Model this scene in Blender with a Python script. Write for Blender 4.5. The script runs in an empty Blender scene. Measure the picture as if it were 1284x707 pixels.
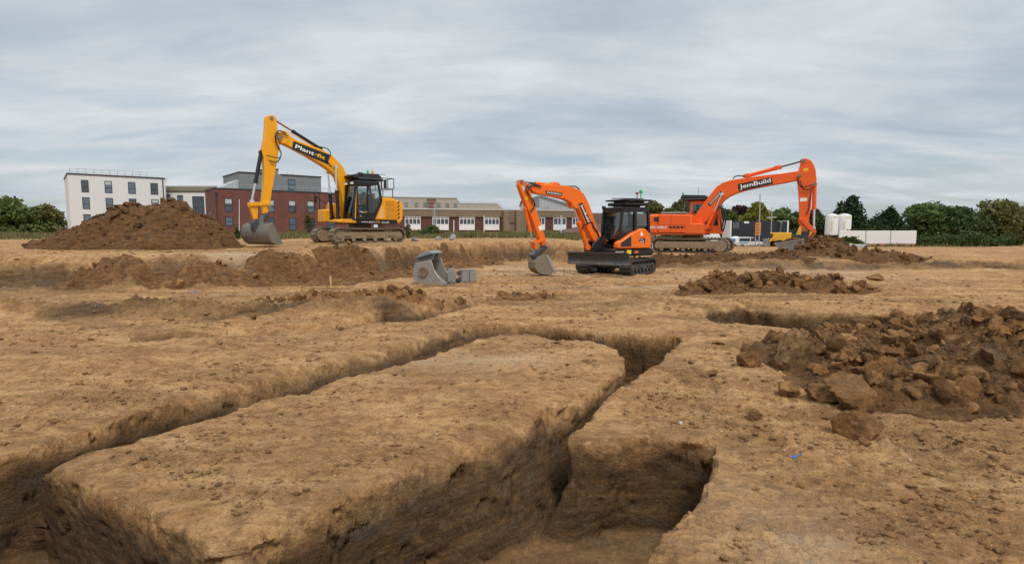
import bpy, bmesh, math, random
import numpy as np
from mathutils import Vector, Matrix

# ------------------------------------------------------------------ camera, sky, sun, exposure
S = bpy.context.scene
COL = S.collection
R_ = math.radians
random.seed(7)
rng = np.random.default_rng(7)

cam_d = bpy.data.cameras.new('camera')
cam = bpy.data.objects.new('camera', cam_d)
COL.objects.link(cam)
cam.location = (0, 0, 1.7)
cam.rotation_euler = (R_(90 - 5.346), 0, 0)
cam_d.sensor_width = 36
cam_d.lens = 36 * 700 / 1284
cam_d.clip_start = 0.05
cam_d.clip_end = 6000
S.camera = cam

S.view_settings.view_transform = 'Standard'
S.view_settings.look = 'None'
S.view_settings.exposure = 0.14
S.view_settings.gamma = 1.0
S.cycles.use_denoising = True
S.cycles.max_bounces = 6
S.cycles.transparent_max_bounces = 12

SUN_EL, SUN_AZ = R_(56), R_(158)      # azimuth measured from +Y towards the right; behind the camera
W = bpy.data.worlds.new('World')
S.world = W
W.use_nodes = True


class NT:
    """small helper for node trees"""
    def __init__(s, tree):
        s.t = tree
        s.n = tree.nodes
        s.l = tree.links

    def add(s, kind, **kw):
        n = s.n.new(kind)
        for k, v in kw.items():
            setattr(n, k, v)
        return n

    def link(s, a, b):
        s.l.new(a, b)

    def math(s, op, a, b=None, c=None, clamp=False):
        n = s.add('ShaderNodeMath', operation=op)
        n.use_clamp = clamp
        for i, v in enumerate((a, b, c)):
            if v is None:
                continue
            if isinstance(v, (int, float)):
                n.inputs[i].default_value = v
            else:
                s.link(v, n.inputs[i])
        return n.outputs[0]

    def mix(s, fac, a, b):
        n = s.add('ShaderNodeMix', data_type='RGBA')
        for sock, v in ((n.inputs[0], fac), (n.inputs[6], a), (n.inputs[7], b)):
            if isinstance(v, (int, float)):
                sock.default_value = v
            elif isinstance(v, tuple):
                sock.default_value = (*v, 1)
            else:
                s.link(v, sock)
        return n.outputs[2]

    def noise(s, vec, scale, detail=4, rough=.55, dist=0.0, dim='3D'):
        n = s.add('ShaderNodeTexNoise', noise_dimensions=dim)
        n.inputs['Scale'].default_value = scale
        n.inputs['Detail'].default_value = detail
        n.inputs['Roughness'].default_value = rough
        n.inputs['Distortion'].default_value = dist
        if vec is not None:
            s.link(vec, n.inputs['Vector'])
        return n.outputs['Fac']

    def ramp(s, fac, stops):
        n = s.add('ShaderNodeValToRGB')
        e = n.color_ramp.elements
        while len(e) < len(stops):
            e.new(.5)
        for i, (p, c) in enumerate(stops):
            e[i].position = p
            e[i].color = (*c, 1) if isinstance(c, tuple) else (c, c, c, 1)
        s.link(fac, n.inputs[0])
        return n.outputs[0]

    def mapping(s, vec, scale=(1, 1, 1), rot=(0, 0, 0), loc=(0, 0, 0)):
        n = s.add('ShaderNodeMapping')
        n.inputs['Scale'].default_value = scale
        n.inputs['Rotation'].default_value = rot
        n.inputs['Location'].default_value = loc
        s.link(vec, n.inputs['Vector'])
        return n.outputs[0]


def build_world():
    t = NT(W.node_tree)
    t.n.clear()
    out = t.add('ShaderNodeOutputWorld')
    bg = t.add('ShaderNodeBackground')
    sky = t.add('ShaderNodeTexSky', sky_type='NISHITA')
    sky.sun_disc = False
    sky.sun_elevation = SUN_EL
    sky.sun_rotation = SUN_AZ
    sky.air_density = 1.0
    sky.dust_density = 1.5
    bg.inputs['Strength'].default_value = 0.1
    tc = t.add('ShaderNodeTexCoord')
    sep = t.add('ShaderNodeSeparateXYZ')
    t.link(tc.outputs['Generated'], sep.inputs[0])
    z = t.math('MAXIMUM', sep.outputs[2], 0.0)
    den = t.math('ADD', z, 0.16)
    px = t.math('DIVIDE', sep.outputs[0], den)
    py = t.math('DIVIDE', sep.outputs[1], den)
    cmb = t.add('ShaderNodeCombineXYZ')
    t.link(px, cmb.inputs[0])
    t.link(py, cmb.inputs[1])
    v = cmb.outputs[0]
    big = t.noise(t.mapping(v, (.75, .95, 1), (0, 0, R_(-14)), (3.1, 1.7, 0)), 1.1, 5, .52, .35)
    band = t.noise(t.mapping(v, (.5, 1.35, 1), (0, 0, R_(8)), (.3, 7.2, 0)), 1.5, 6, .6, .4)
    wisp = t.noise(t.mapping(v, (.9, 1.5, 1), (0, 0, R_(20)), (9, 2, 0)), 3.6, 7, .65, .4)
    dens = t.math('ADD', t.math('MULTIPLY', big, .55), t.math('ADD', t.math('MULTIPLY', band, .30), t.math('MULTIPLY', wisp, .15)))
    # cloud colour: grey blue bases to pale tops (units before the 0.1 strength)
    cloud = t.ramp(dens, [(.35, (4.1, 4.65, 5.25)), (.45, (4.95, 5.45, 5.95)), (.54, (5.9, 6.3, 6.6)), (.66, (7.3, 7.5, 7.55))])
    # overcast sky is brighter overhead
    lift = t.math('ADD', 1.0, t.math('MULTIPLY', t.math('MAXIMUM', t.math('SUBTRACT', z, .36), 0.0), 1.75))
    vm = t.add('ShaderNodeVectorMath', operation='SCALE')
    t.link(cloud, vm.inputs[0])
    t.link(lift, vm.inputs['Scale'])
    # thin gaps near the horizon let the blue through
    gap = t.math('MULTIPLY', t.ramp(band, [(.38, 1.0), (.55, 0.0)]), t.ramp(z, [(.0, .55), (.3, .08)]))
    col = t.mix(t.math('ADD', gap, .03, clamp=True), vm.outputs[0], sky.outputs[0])
    t.link(col, bg.inputs['Color'])
    t.link(bg.outputs[0], out.inputs[0])


build_world()
sun_d = bpy.data.lights.new('sun', 'SUN')
sun_d.energy = 1.9
sun_d.angle = R_(14)
sun_d.color = (1.0, .95, .87)
sun = bpy.data.objects.new('sun', sun_d)
COL.objects.link(sun)
sdir = Vector((math.sin(SUN_AZ) * math.cos(SUN_EL), math.cos(SUN_AZ) * math.cos(SUN_EL), math.sin(SUN_EL)))
sun.rotation_euler = sdir.to_track_quat('Z', 'Y').to_euler()
sun.location = (20, -30, 40)

# ------------------------------------------------------------------ noise and the shape of the land


def _h(ix, iy, iz, seed):
    n = (ix.astype(np.uint32) * np.uint32(374761393) + iy.astype(np.uint32) * np.uint32(668265263)
         + iz.astype(np.uint32) * np.uint32(2246822519) + np.uint32(seed * 3266489917 & 0xffffffff))
    n = (n ^ (n >> np.uint32(13))) * np.uint32(1274126177)
    n = n ^ (n >> np.uint32(16))
    return n.astype(np.float32) / np.float32(4294967295.0)


def vnoise(x, y, z=None, seed=0):
    """value noise, about -1..1"""
    x = np.asarray(x, np.float32)
    y = np.asarray(y, np.float32)
    fx, fy = np.floor(x), np.floor(y)
    ix, iy = fx.astype(np.int64), fy.astype(np.int64)
    u, v = x - fx, y - fy
    u = u * u * u * (u * (u * 6 - 15) + 10)
    v = v * v * v * (v * (v * 6 - 15) + 10)
    if z is None:
        iz = np.zeros_like(ix)
        a = _h(ix, iy, iz, seed) * (1 - u) + _h(ix + 1, iy, iz, seed) * u
        b = _h(ix, iy + 1, iz, seed) * (1 - u) + _h(ix + 1, iy + 1, iz, seed) * u
        return (a * (1 - v) + b * v) * 2 - 1
    z = np.asarray(z, np.float32)
    fz = np.floor(z)
    iz = fz.astype(np.int64)
    w = z - fz
    w = w * w * w * (w * (w * 6 - 15) + 10)
    r = []
    for k in (0, 1):
        a = _h(ix, iy, iz + k, seed) * (1 - u) + _h(ix + 1, iy, iz + k, seed) * u
        b = _h(ix, iy + 1, iz + k, seed) * (1 - u) + _h(ix + 1, iy + 1, iz + k, seed) * u
        r.append(a * (1 - v) + b * v)
    return (r[0] * (1 - w) + r[1] * w) * 2 - 1


def fbm(x, y, z=None, octv=4, gain=.5, seed=0):
    s, a, f, t = 0, 1.0, 1.0, 0
    for i in range(octv):
        c, q = math.cos(i * .7), math.sin(i * .7)
        xx, yy = (x * c - y * q) * f, (x * q + y * c) * f
        s = s + a * vnoise(xx + i * 17.3, yy - i * 9.1, None if z is None else z * f + i * 5.7, seed + i)
        t += a
        a *= gain
        f *= 2.03
    return s / t


def sstep(a, b, x):
    t = np.clip((x - a) / (b - a), 0, 1)
    return t * t * (3 - 2 * t)


BANK = np.array([(-10.559, 15.636), (-9.045, 16.063), (-7.297, 16.285), (-6.076, 17.494), (-5.094, 19.52), (-4.084, 23.379), (-1.668, 27.758), (0.341, 29.851), (3.171, 28.422), (6.687, 24.85), (10.518, 23.849), (14.957, 23.849)])
BANK = BANK[np.argsort(BANK[:, 0])]
# lips of the foundation trench: outer edge, then the island of ground inside it
OUTER = [(-2.9, 2.3), (-4.1, 3.5)] + [(-3.474, 5.038), (-3.198, 5.477), (-2.893, 6.061), (-2.751, 6.51), (-2.458, 7.072), (-2.225, 7.586), (-1.844, 7.844), (-1.635, 8.295), (-1.414, 8.799), (-1.094, 9.219), (-0.819, 9.6), (-0.609, 10.279), (-0.356, 10.279), (-0.043, 9.928), (0.263, 10.101), (0.784, 9.68), (1.277, 9.293), (1.565, 8.935), (1.918, 9.075), (2.157, 8.867), (2.567, 8.733), (2.653, 8.477), (2.432, 8.063), (1.96, 7.251), (1.404, 6.295), (0.964, 5.585), (0.673, 4.927), (0.508, 4.604), (0.504, 4.44), (0.676, 4.458), (0.913, 4.494), (1.178, 4.494), (1.439, 4.44), (1.619, 4.303), (1.357, 3.751), (1.142, 3.3), (0.912, 3.017), (0.789, 2.857), (0.721, 2.706)] + [(.15, 2.0), (-.4, 1.3), (-1.6, 1.2)]
ISLAND = [(-3.6, 4.12)] + [(-3.04, 4.388), (-2.839, 4.843), (-2.606, 5.153), (-2.492, 5.53), (-2.181, 5.784), (-1.99, 6.26), (-1.588, 6.861), (-1.167, 7.439), (-0.882, 7.897), (-0.611, 8.603), (-0.298, 8.935), (0.026, 9.075), (0.43, 9.004), (0.798, 8.603), (1.175, 8.54), (1.383, 8.295), (1.501, 7.897), (1.485, 7.297), (1.374, 6.74), (0.828, 5.784), (0.427, 5.2), (0.14, 4.761), (-0.084, 4.405), (-0.433, 4.128), (-0.663, 3.896), (-0.801, 3.726), (-1.023, 3.512), (-1.171, 3.331), (-1.395, 3.025), (-1.459, 2.755), (-1.677, 2.888), (-1.977, 3.112), (-2.333, 3.331)]
PIT = [(3.763, 10.956), (4.548, 11.726), (5.157, 12.216), (5.541, 11.61), (6.114, 11.273), (7.344, 11.495), (8.34, 11.383), (7.11, 9.68), (6.2, 9.68), (5.351, 9.293), (5.067, 9.522), (4.741, 9.762), (4.312, 10.014), (3.733, 10.014)]
SIDE = [(-6.282, 9.004), (-5.218, 9.444), (-4.262, 9.762), (-3.502, 10.014), (-3.079, 10.559), (-2.66, 11.383), (-2.069, 11.383), (-1.596, 12.889), (-0.844, 13.964), (-0.175, 15.231), (-0.042, 14.48), (-0.668, 12.889), (-1.313, 11.383), (-1.841, 10.279), (-2.405, 10.279), (-2.85, 9.762), (-3.306, 9.444), (-3.997, 9.147), (-4.904, 8.867), (-5.878, 8.415)]


def poly_sd(x, y, poly):
    """signed distance to a closed polygon (negative inside) and its gradient"""
    P = np.array(poly, np.float64)
    Q = np.roll(P, -1, 0)
    best = np.full(x.shape, 1e9)
    gx = np.zeros_like(best)
    gy = np.zeros_like(best)
    inside = np.zeros(x.shape, bool)
    for (ax, ay), (bx, by) in zip(P, Q):
        dx, dy = bx - ax, by - ay
        L = dx * dx + dy * dy + 1e-12
        t = np.clip(((x - ax) * dx + (y - ay) * dy) / L, 0, 1)
        ex, ey = x - ax - t * dx, y - ay - t * dy
        d = ex * ex + ey * ey
        m = d < best
        best = np.where(m, d, best)
        gx = np.where(m, ex, gx)
        gy = np.where(m, ey, gy)
        if abs(dy) > 1e-9:
            cr = ((ay > y) != (by > y)) & (x < (bx - ax) * (y - ay) / (by - ay) + ax)
            inside ^= cr
    d = np.sqrt(best) + 1e-9
    sg = np.where(inside, -1.0, 1.0)
    return d * sg, gx / d * sg, gy / d * sg


def trench_sd(x, y):
    """signed distance to the trenches, gradient and depth of the nearest one"""
    w = .035 * fbm(x * 1.3, y * 1.3, octv=2, seed=31) + .022 * fbm(x * 5, y * 5, octv=2, seed=32)
    so, gx, gy = poly_sd(x, y, OUTER)
    si, hx, hy = poly_sd(x, y, ISLAND)
    m = -si > so
    s = np.where(m, -si, so)
    gx, gy = np.where(m, -hx, gx), np.where(m, -hy, gy)
    dep = np.full(x.shape, .84)
    for poly, d in ((PIT, .8), (SIDE, .4)):
        sp, kx, ky = poly_sd(x, y, poly)
        m = sp < s
        s = np.where(m, sp, s)
        gx, gy = np.where(m, kx, gx), np.where(m, ky, gy)
        dep = np.where(m, d, dep)
    return s + w, gx, gy, dep


PRINTS = [((-9, 15.2), (9, 18.2), .9), ((-2, 14.2), (12, 14.6), .8), ((-6, 19.8), (4, 21.3), .75), ((5.5, 10.6), (2.0, 20.0), .8), ((9, 21.5), (14, 19.0), .9), ((-8.5, 9.2), (-3.6, 13.8), .85), ((2.6, 3.0), (2.2, 9.0), .65)]


def track_prints(x, y):
    """ladder prints pressed by the crawler tracks: height change and a 0..1 mask"""
    dz = np.zeros(np.shape(x))
    mk = np.zeros(np.shape(x))
    for k, ((ax, ay), (bx, by), g) in enumerate(PRINTS):
        L = math.hypot(bx - ax, by - ay)
        dx, dy = (bx - ax) / L, (by - ay) / L
        s = (x - ax) * dx + (y - ay) * dy
        t = -(x - ax) * dy + (y - ay) * dx + .5 * np.sin(s * .35 + k)
        on = sstep(0, 1.5, s) * (1 - sstep(L - 1.5, L, s)) * (.35 + .65 * sstep(-.25, .25, fbm(x * .6, y * .6, octv=2, seed=700 + k)))
        for o in (-g, g):
            b = on * (1 - sstep(.17, .25, np.abs(t - o)))
            dz = dz - b * (.026 + .026 * (np.abs(((s / .16) % 1.0) - .5) < .27))
            dz = dz + on * .03 * np.exp(-((np.abs(t - o) - .28) / .05) ** 2)
            mk = np.maximum(mk, b)
    return dz, mk


def bank_t(x, y):
    yl = np.interp(x, BANK[:, 0], BANK[:, 1])
    sl = (np.interp(x + .5, BANK[:, 0], BANK[:, 1]) - np.interp(x - .5, BANK[:, 0], BANK[:, 1]))
    d = (y - yl) / np.sqrt(1 + sl * sl)
    d = d + .45 * fbm(x * .8, y * .8, octv=3, seed=11) + .15 * fbm(x * 3.1, y * 3.1, octv=2, seed=12)
    u = x / np.maximum(y, 1)
    wid = 1.5 - .75 * sstep(-.42, -.25, u) + .5 * sstep(.15, .3, u)
    return np.clip(d / wid, -1, 3), u


def land(x, y, fine=True):
    """height of the ground without the trenches"""
    x = np.asarray(x, np.float64)
    y = np.asarray(y, np.float64)
    t, u = bank_t(x, y)
    H = .9 + .15 * sstep(-.5, -.3, u) - .68 * sstep(.06, .22, u)
    rise = sstep(0, 1, t) * (.8 + .2 * np.clip(t, 0, 1))
    z = H * rise
    z = z - 2.2 * sstep(.16, .36, u) * sstep(38, 100, y)
    far = sstep(60, 130, y)
    face = np.exp(-((t - .45) / .42) ** 2)
    z = z + .22 * face * fbm(x * 1.6, y * 1.6, octv=5, gain=.62, seed=21)
    amp = (1 - far)
    z = z + amp * .055 * fbm(x * .35, y * .35, octv=2, seed=1) * sstep(3, 9, y)
    z = z + amp * .03 * fbm(x * 1.1, y * 1.1, octv=3, seed=2)
    # soft rise left of the far pit, spoil ridge along the small side trench
    z = z + .16 * np.exp(-(((x - 3.0) / 1.3) ** 2 + ((y - 12.4) / 1.1) ** 2))
    rid = np.exp(-((y - (11.6 + .16 * (x + 4.0)) - .35 * fbm(x * .6, y * .1, octv=2, seed=5)) / .38) ** 2) * sstep(-13, -10, x) * (1 - sstep(-2.6, -1.6, x))
    z = z + rid * (.18 + .22 * np.abs(fbm(x * 2.2, y * 2.2, octv=3, seed=6)))
    # wheel and track ruts running across the lower level
    rut = np.sin((y * 1.0 - x * .12 + .5 * fbm(x * .15, y * .3, octv=2, seed=8)) * 5.2) * sstep(12.5, 14.5, y) * (1 - sstep(-.3, .1, t))
    z = z + .022 * rut
    if fine:
        z = z + track_prints(x, y)[0]
        rough = .4 + .6 * sstep(-.2, .35, fbm(x * .7, y * .7, octv=2, seed=41))
        z = z + amp * rough * (.020 * fbm(x * 4.2, y * 4.2, octv=3, gain=.55, seed=3))
        rg = 1 - np.abs(fbm(x * 6.5, y * 9, octv=3, gain=.6, seed=4))
        z = z + amp * rough * .022 * (rg - .75)
        # flakes and small crumbs
        c = fbm(x * 22, y * 22, octv=2, gain=.6, seed=44)
        z = z + amp * rough * .013 * c
        fl = np.abs(fbm(x * 11, y * 15, octv=4, gain=.7, seed=46))
        z = z - amp * rough * .016 * np.maximum(.16 - fl, 0) / .16
        lump = np.maximum(fbm(x * 9, y * 9, octv=2, seed=45) - .28, 0)
        z = z + amp * (1 + 3 * face + 2.2 * np.clip(rid, 0, 1)) * .055 * lump
    return z


PS = np.array([-.34, -.26, -.20, -.10, .0, .07, .12, .17, .22, .28, .34])
PX = np.array([-.34, -.052, -.034, -.028, -.024, -.018, -.004, .024, .08, .18, .34])
PXS = np.array([-.34, -.30, -.24, -.15, -.055, .01, .065, .115, .17, .235, .34])   # laid back side
PZS = np.array([-1.0, -.985, -.93, -.66, -.38, -.22, -.115, -.05, -.02, -.005, 0])
PZ = np.array([-1.0, -.985, -.93, -.66, -.36, -.15, -.055, -.020, -.008, -.002, 0])


def zat(x, y):
    x = np.atleast_1d(np.asarray(x, np.float64))
    y = np.atleast_1d(np.asarray(y, np.float64))
    z = land(x, y)
    s, _, _, dep = trench_sd(x, y)
    prof = np.interp(s, PX, PZ)
    return z + np.where(y < 16, prof * dep, 0)


def z1(x, y):
    return float(zat(x, y)[0])


def build_ground():
    a_in = np.linspace(-48, 48, 1180)
    a_out = np.linspace(0, 1, 70)[1:] ** 1.3 * 32
    ang = np.concatenate([-(48 + a_out[::-1]), a_in, 48 + a_out])
    ang = np.radians(ang)
    r = [.55]
    while r[-1] < 4200:
        q = r[-1]
        if q < 1.6: k = 1.012
        elif q < 9: k = 1.0033
        elif q < 36: k = 1.0042
        elif q < 140: k = 1.012
        else: k = 1.12
        r.append(q * k)
    r = np.array(r)
    A, Rr = np.meshgrid(ang, r)
    x = (np.sin(A) * Rr).ravel()
    y = (np.cos(A) * Rr).ravel()
    n = x.size
    z = land(x, y)
    px, py, pz = x.copy(), y.copy(), z.copy()
    wet = np.zeros(n)
    wall = np.zeros(n)
    idx = np.where((y < 16.5) & (y > .2) & (np.abs(x) < 17))[0]
    s, gx, gy, dep = trench_sd(x[idx], y[idx])
    lay = (1 - sstep(.2, 1.0, px[idx])) * sstep(4.6, 5.4, py[idx] + .6 * px[idx] + 1.5) * (gy > .1)
    xs = np.where(np.abs(s) < .34, np.interp(s, PS, PX) * (1 - lay) + np.interp(s, PS, PXS) * lay, s)
    zs = np.interp(s, PS, PZ, left=-1.0, right=0.0) * (1 - lay) + np.interp(s, PS, PZS, left=-1.0, right=0.0) * lay
    px[idx] += (xs - s) * gx
    py[idx] += (xs - s) * gy
    flo = sstep(.2, .9, -zs)
    zz = z[idx]
    pz[idx] = zz * (1 - flo * .7) + zs * dep
    w = sstep(-.34, -.2, s) * (1 - sstep(.08, .24, s))
    wall[idx] = w
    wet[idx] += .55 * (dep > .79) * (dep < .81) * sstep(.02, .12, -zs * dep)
    flr = sstep(.9, 1.0, -zs)
    X, Y, Z = px[idx], py[idx], pz[idx]
    lp = np.exp(-((s - .12) / .07) ** 2)
    # clay walls: long smears along the trench, pockets torn out by the teeth, crumbling lip
    tx, ty = -gy, gx
    al = X * tx + Y * ty
    dsp = .026 * fbm(X * 1.8, Y * 1.8, Z * 2.6, octv=3, seed=51) + .010 * fbm(X * 3.0, Y * 3.0, Z * 11, octv=3, gain=.6, seed=52)
    tear = np.maximum(fbm(X * 5, Y * 5, Z * 9, octv=4, gain=.65, seed=53) - .24, 0)
    pock = sstep(.30, .48, fbm(X * 17, Y * 17, Z * 9, octv=3, gain=.6, seed=58)) * sstep(.0, .35, fbm(X * 2.4, Y * 2.4, Z * 3.5, octv=2, seed=59))
    dsp = dsp - .15 * tear - .045 * pock + .006 * fbm(X * 16, Y * 16, Z * 30, octv=3, gain=.65, seed=60)
    dsp = dsp * w + lp * (.042 * fbm(X * 7, Y * 7, Z * 7, octv=3, gain=.6, seed=54))
    px[idx] -= dsp * gx
    py[idx] -= dsp * gy
    pz[idx] += lp * .045 * fbm(X * 6, Y * 6, octv=3, gain=.6, seed=55) + .012 * (1 - w) * flo * fbm(X * 9, Y * 9, octv=3, seed=56)
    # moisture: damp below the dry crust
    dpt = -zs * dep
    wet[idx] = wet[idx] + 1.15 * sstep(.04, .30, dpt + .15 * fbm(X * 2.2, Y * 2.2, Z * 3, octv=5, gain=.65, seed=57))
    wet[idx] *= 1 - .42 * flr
    t, u = bank_t(x, y)
    face = np.exp(-((t - .35) / .38) ** 2)
    pit = sstep(-.1, .4, fbm(x * .5, y * .9, octv=3, seed=61))
    wet = np.maximum(wet, face * (.95 + .2 * sstep(.1, .3, u)) * (.6 + .6 * sstep(-.3, .3, fbm(x * .9, y * .9, octv=3, seed=62))))
    rid = np.exp(-((y - (11.6 + .16 * (x + 4.0))) / .6) ** 2) * sstep(-9.5, -8, x) * (1 - sstep(-2.6, -1.6, x))
    wet = np.maximum(wet, 1.0 * rid * (0.7 + 0.3 * pit))
    wet = np.clip(wet + (.12 + .38 * sstep(7, 11, y)) * (pit - .38) * (y < 60) * (1 - face), 0, 1)
    wet = np.clip(wet + .5 * track_prints(x, y)[1], 0, 1)
    for (cx, cy, sx, sy, k) in ((16.6, 27.6, 3.2, 2.4, 1.0), (8.5, 25.6, 6, .9, .8), (-14, 22, 5, 1.2, .5), (-7.5, 24.5, 3, 1, .5), (6.8, 15.2, 3, .9, .6), (-1.5, 13.6, 3.5, .7, .5), (-6.5, 15.0, 4, .5, .45), (2.8, 12.2, 1.6, 1.0, .45), (10.5, 17.5, 3, .8, .5), (1.5, 18.6, 4, .6, .4), (4.6, 6.9, 1.3, 2.0, .6)):
        wet = np.maximum(wet, k * np.exp(-(((x - cx) / sx) ** 2 + ((y - cy) / sy) ** 2)) * (.6 + .4 * sstep(-.3, .3, fbm(x * 1.1, y * 1.1, octv=3, seed=63))))
    pale = np.zeros(n)
    for (cx, cy, sx, sy, k) in ((-9.6, 17.9, 3.4, .5, .9), (-3.7, 18.6, 1.4, .3, .7), (-5.3, 20.5, 2.0, .5, .5), (.5, 21.5, 6, .8, .75), (9, 19.5, 5, .7, .8), (4, 16.4, 5, .4, .5), (1.6, 2.95, .4, .5, .6),
                                (-.6, 7.2, 1.2, .5, .5), (1.2, 24.5, 3, 1.2, .7), (12, 22.5, 4, 1.2, .7), (12, 30, 8, 1.0, .5)):
        pale = np.maximum(pale, k * np.exp(-(((x - cx) / sx) ** 2 + ((y - cy) / sy) ** 2)))
    pale = pale * (.45 + .55 * sstep(-.3, .3, fbm(x * .8, y * 3.0, octv=3, seed=71)))
    nr, nc = A.shape
    i = np.arange(nr - 1)[:, None] * nc + np.arange(nc - 1)[None, :]
    f = np.stack([i, i + 1, i + nc + 1, i + nc], -1).reshape(-1, 4)
    me = bpy.data.meshes.new('ground')
    me.vertices.add(n)
    me.vertices.foreach_set('co', np.stack([px, py, pz], -1).astype(np.float32).ravel())
    me.loops.add(f.size)
    me.loops.foreach_set('vertex_index', f.astype(np.int32).ravel())
    me.polygons.add(len(f))
    me.polygons.foreach_set('loop_start', (np.arange(len(f)) * 4).astype(np.int32))
    me.polygons.foreach_set('use_smooth', np.ones(len(f), bool))
    me.update(calc_edges=True)
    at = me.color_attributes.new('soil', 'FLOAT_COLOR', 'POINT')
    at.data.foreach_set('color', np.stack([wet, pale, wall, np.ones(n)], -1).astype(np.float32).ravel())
    o = bpy.data.objects.new('ground', me)
    COL.objects.link(o)
    o['kind'] = 'structure'
    me.materials.append(soil_material('building_site_soil', True))
    return o


def soil_material(name, ground, wet=.6, tint=None):
    m = bpy.data.materials.new(name)
    m.use_nodes = True
    t = NT(m.node_tree)
    b = t.n['Principled BSDF']
    geo = t.add('ShaderNodeNewGeometry')
    P = geo.outputs['Position']
    n1 = t.noise(P, 1.1, 5, .6, .4)
    n2 = t.noise(P, 6.5, 6, .65, .3)
    n3 = t.noise(P, 45, 6, .8, .4)
    n4 = t.noise(t.mapping(P, (.35, 1.6, 1), (0, 0, R_(7))), 2.0, 6, .65, .6)
    dry = t.ramp(n1, [(.32, (.335, .168, .065)), (.50, (.455, .244, .098)), (.66, (.57, .332, .143))])
    dry = t.mix(t.ramp(n2, [(.45, 0.0), (.60, .65)]), dry, (.225, .108, .041))
    dry = t.mix(t.ramp(n4, [(.50, 0.0), (.64, .65)]), dry, (.61, .375, .172))
    dry = t.mix(t.ramp(t.noise(t.mapping(P, (.16, 1.0, 1), (0, 0, R_(5))), 1.5, 7, .66, .5), [(.49, 0.0), (.62, .55)]), dry, (.235, .120, .048))
    mid = t.noise(t.mapping(P, (1, 1.5, 1), (0, 0, .5)), 13, 6, .72, .5)
    dry = t.mix(t.ramp(mid, [(.34, .75), (.46, 0.0)]), dry, (.175, .094, .040))
    dry = t.mix(t.ramp(mid, [(.55, 0.0), (.68, .7)]), dry, (.61, .375, .175))
    dry = t.mix(t.ramp(n3, [(.55, 0.0), (.62, .75)]), dry, (.15, .080, .034))
    dry = t.mix(t.ramp(t.noise(P, 75, 3, .6), [(.63, 0.0), (.70, .7)]), dry, (.66, .50, .33))
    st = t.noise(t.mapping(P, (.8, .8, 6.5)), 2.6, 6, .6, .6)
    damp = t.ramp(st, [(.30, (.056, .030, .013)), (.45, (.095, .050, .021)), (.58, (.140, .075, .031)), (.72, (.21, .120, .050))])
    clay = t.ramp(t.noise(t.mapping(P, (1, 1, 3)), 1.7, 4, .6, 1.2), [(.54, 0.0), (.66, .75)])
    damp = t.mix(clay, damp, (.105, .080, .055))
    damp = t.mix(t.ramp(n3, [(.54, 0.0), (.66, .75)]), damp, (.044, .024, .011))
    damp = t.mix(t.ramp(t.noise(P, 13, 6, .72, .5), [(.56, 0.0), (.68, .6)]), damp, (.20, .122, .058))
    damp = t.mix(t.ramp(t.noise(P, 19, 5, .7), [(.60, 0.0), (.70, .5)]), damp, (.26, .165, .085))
    if ground:
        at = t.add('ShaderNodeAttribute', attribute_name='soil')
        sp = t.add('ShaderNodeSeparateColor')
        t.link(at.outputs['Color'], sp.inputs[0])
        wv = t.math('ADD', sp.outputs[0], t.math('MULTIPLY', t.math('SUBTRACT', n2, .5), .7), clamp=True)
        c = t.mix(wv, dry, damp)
        pv = t.math('MULTIPLY', sp.outputs[1], t.ramp(n2, [(.35, .35), (.6, 1.0)]))
        c = t.mix(pv, c, (.50, .385, .27))
        t.link(t.math('SUBTRACT', .93, t.math('MULTIPLY', sp.outputs[0], .18)), b.inputs['Roughness'])
    else:
        ri = t.math('MULTIPLY', t.math('SUBTRACT', geo.outputs['Random Per Island'], .5), .55)
        c = t.mix(t.math('ADD', t.math('ADD', wet, ri), t.math('MULTIPLY', t.math('SUBTRACT', n2, .5), 1.2), clamp=True), dry, damp)
        b.inputs['Roughness'].default_value = .9
    if tint:
        mt_ = t.add('ShaderNodeMix', data_type='RGBA', blend_type='MULTIPLY')
        mt_.inputs[0].default_value = 1.0
        t.link(c, mt_.inputs[6])
        mt_.inputs[7].default_value = (*tint, 1)
        c = mt_.outputs[2]
    t.link(c, b.inputs['Base Color'])
    b.inputs['Specular IOR Level'].default_value = .25
    bp = t.add('ShaderNodeBump')
    bp.inputs['Strength'].default_value = 1.0
    bp.inputs['Distance'].default_value = .06
    hgt = t.math('ADD', t.math('MULTIPLY', t.noise(P, 22, 8, .72, .6), .7), t.math('MULTIPLY', t.noise(P, 9, 6, .7, .4), .6))
    t.link(hgt, bp.inputs['Height'])
    t.link(bp.outputs[0], b.inputs['Normal'])
    return m


# ------------------------------------------------------------------ materials

MATS = {}


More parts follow.
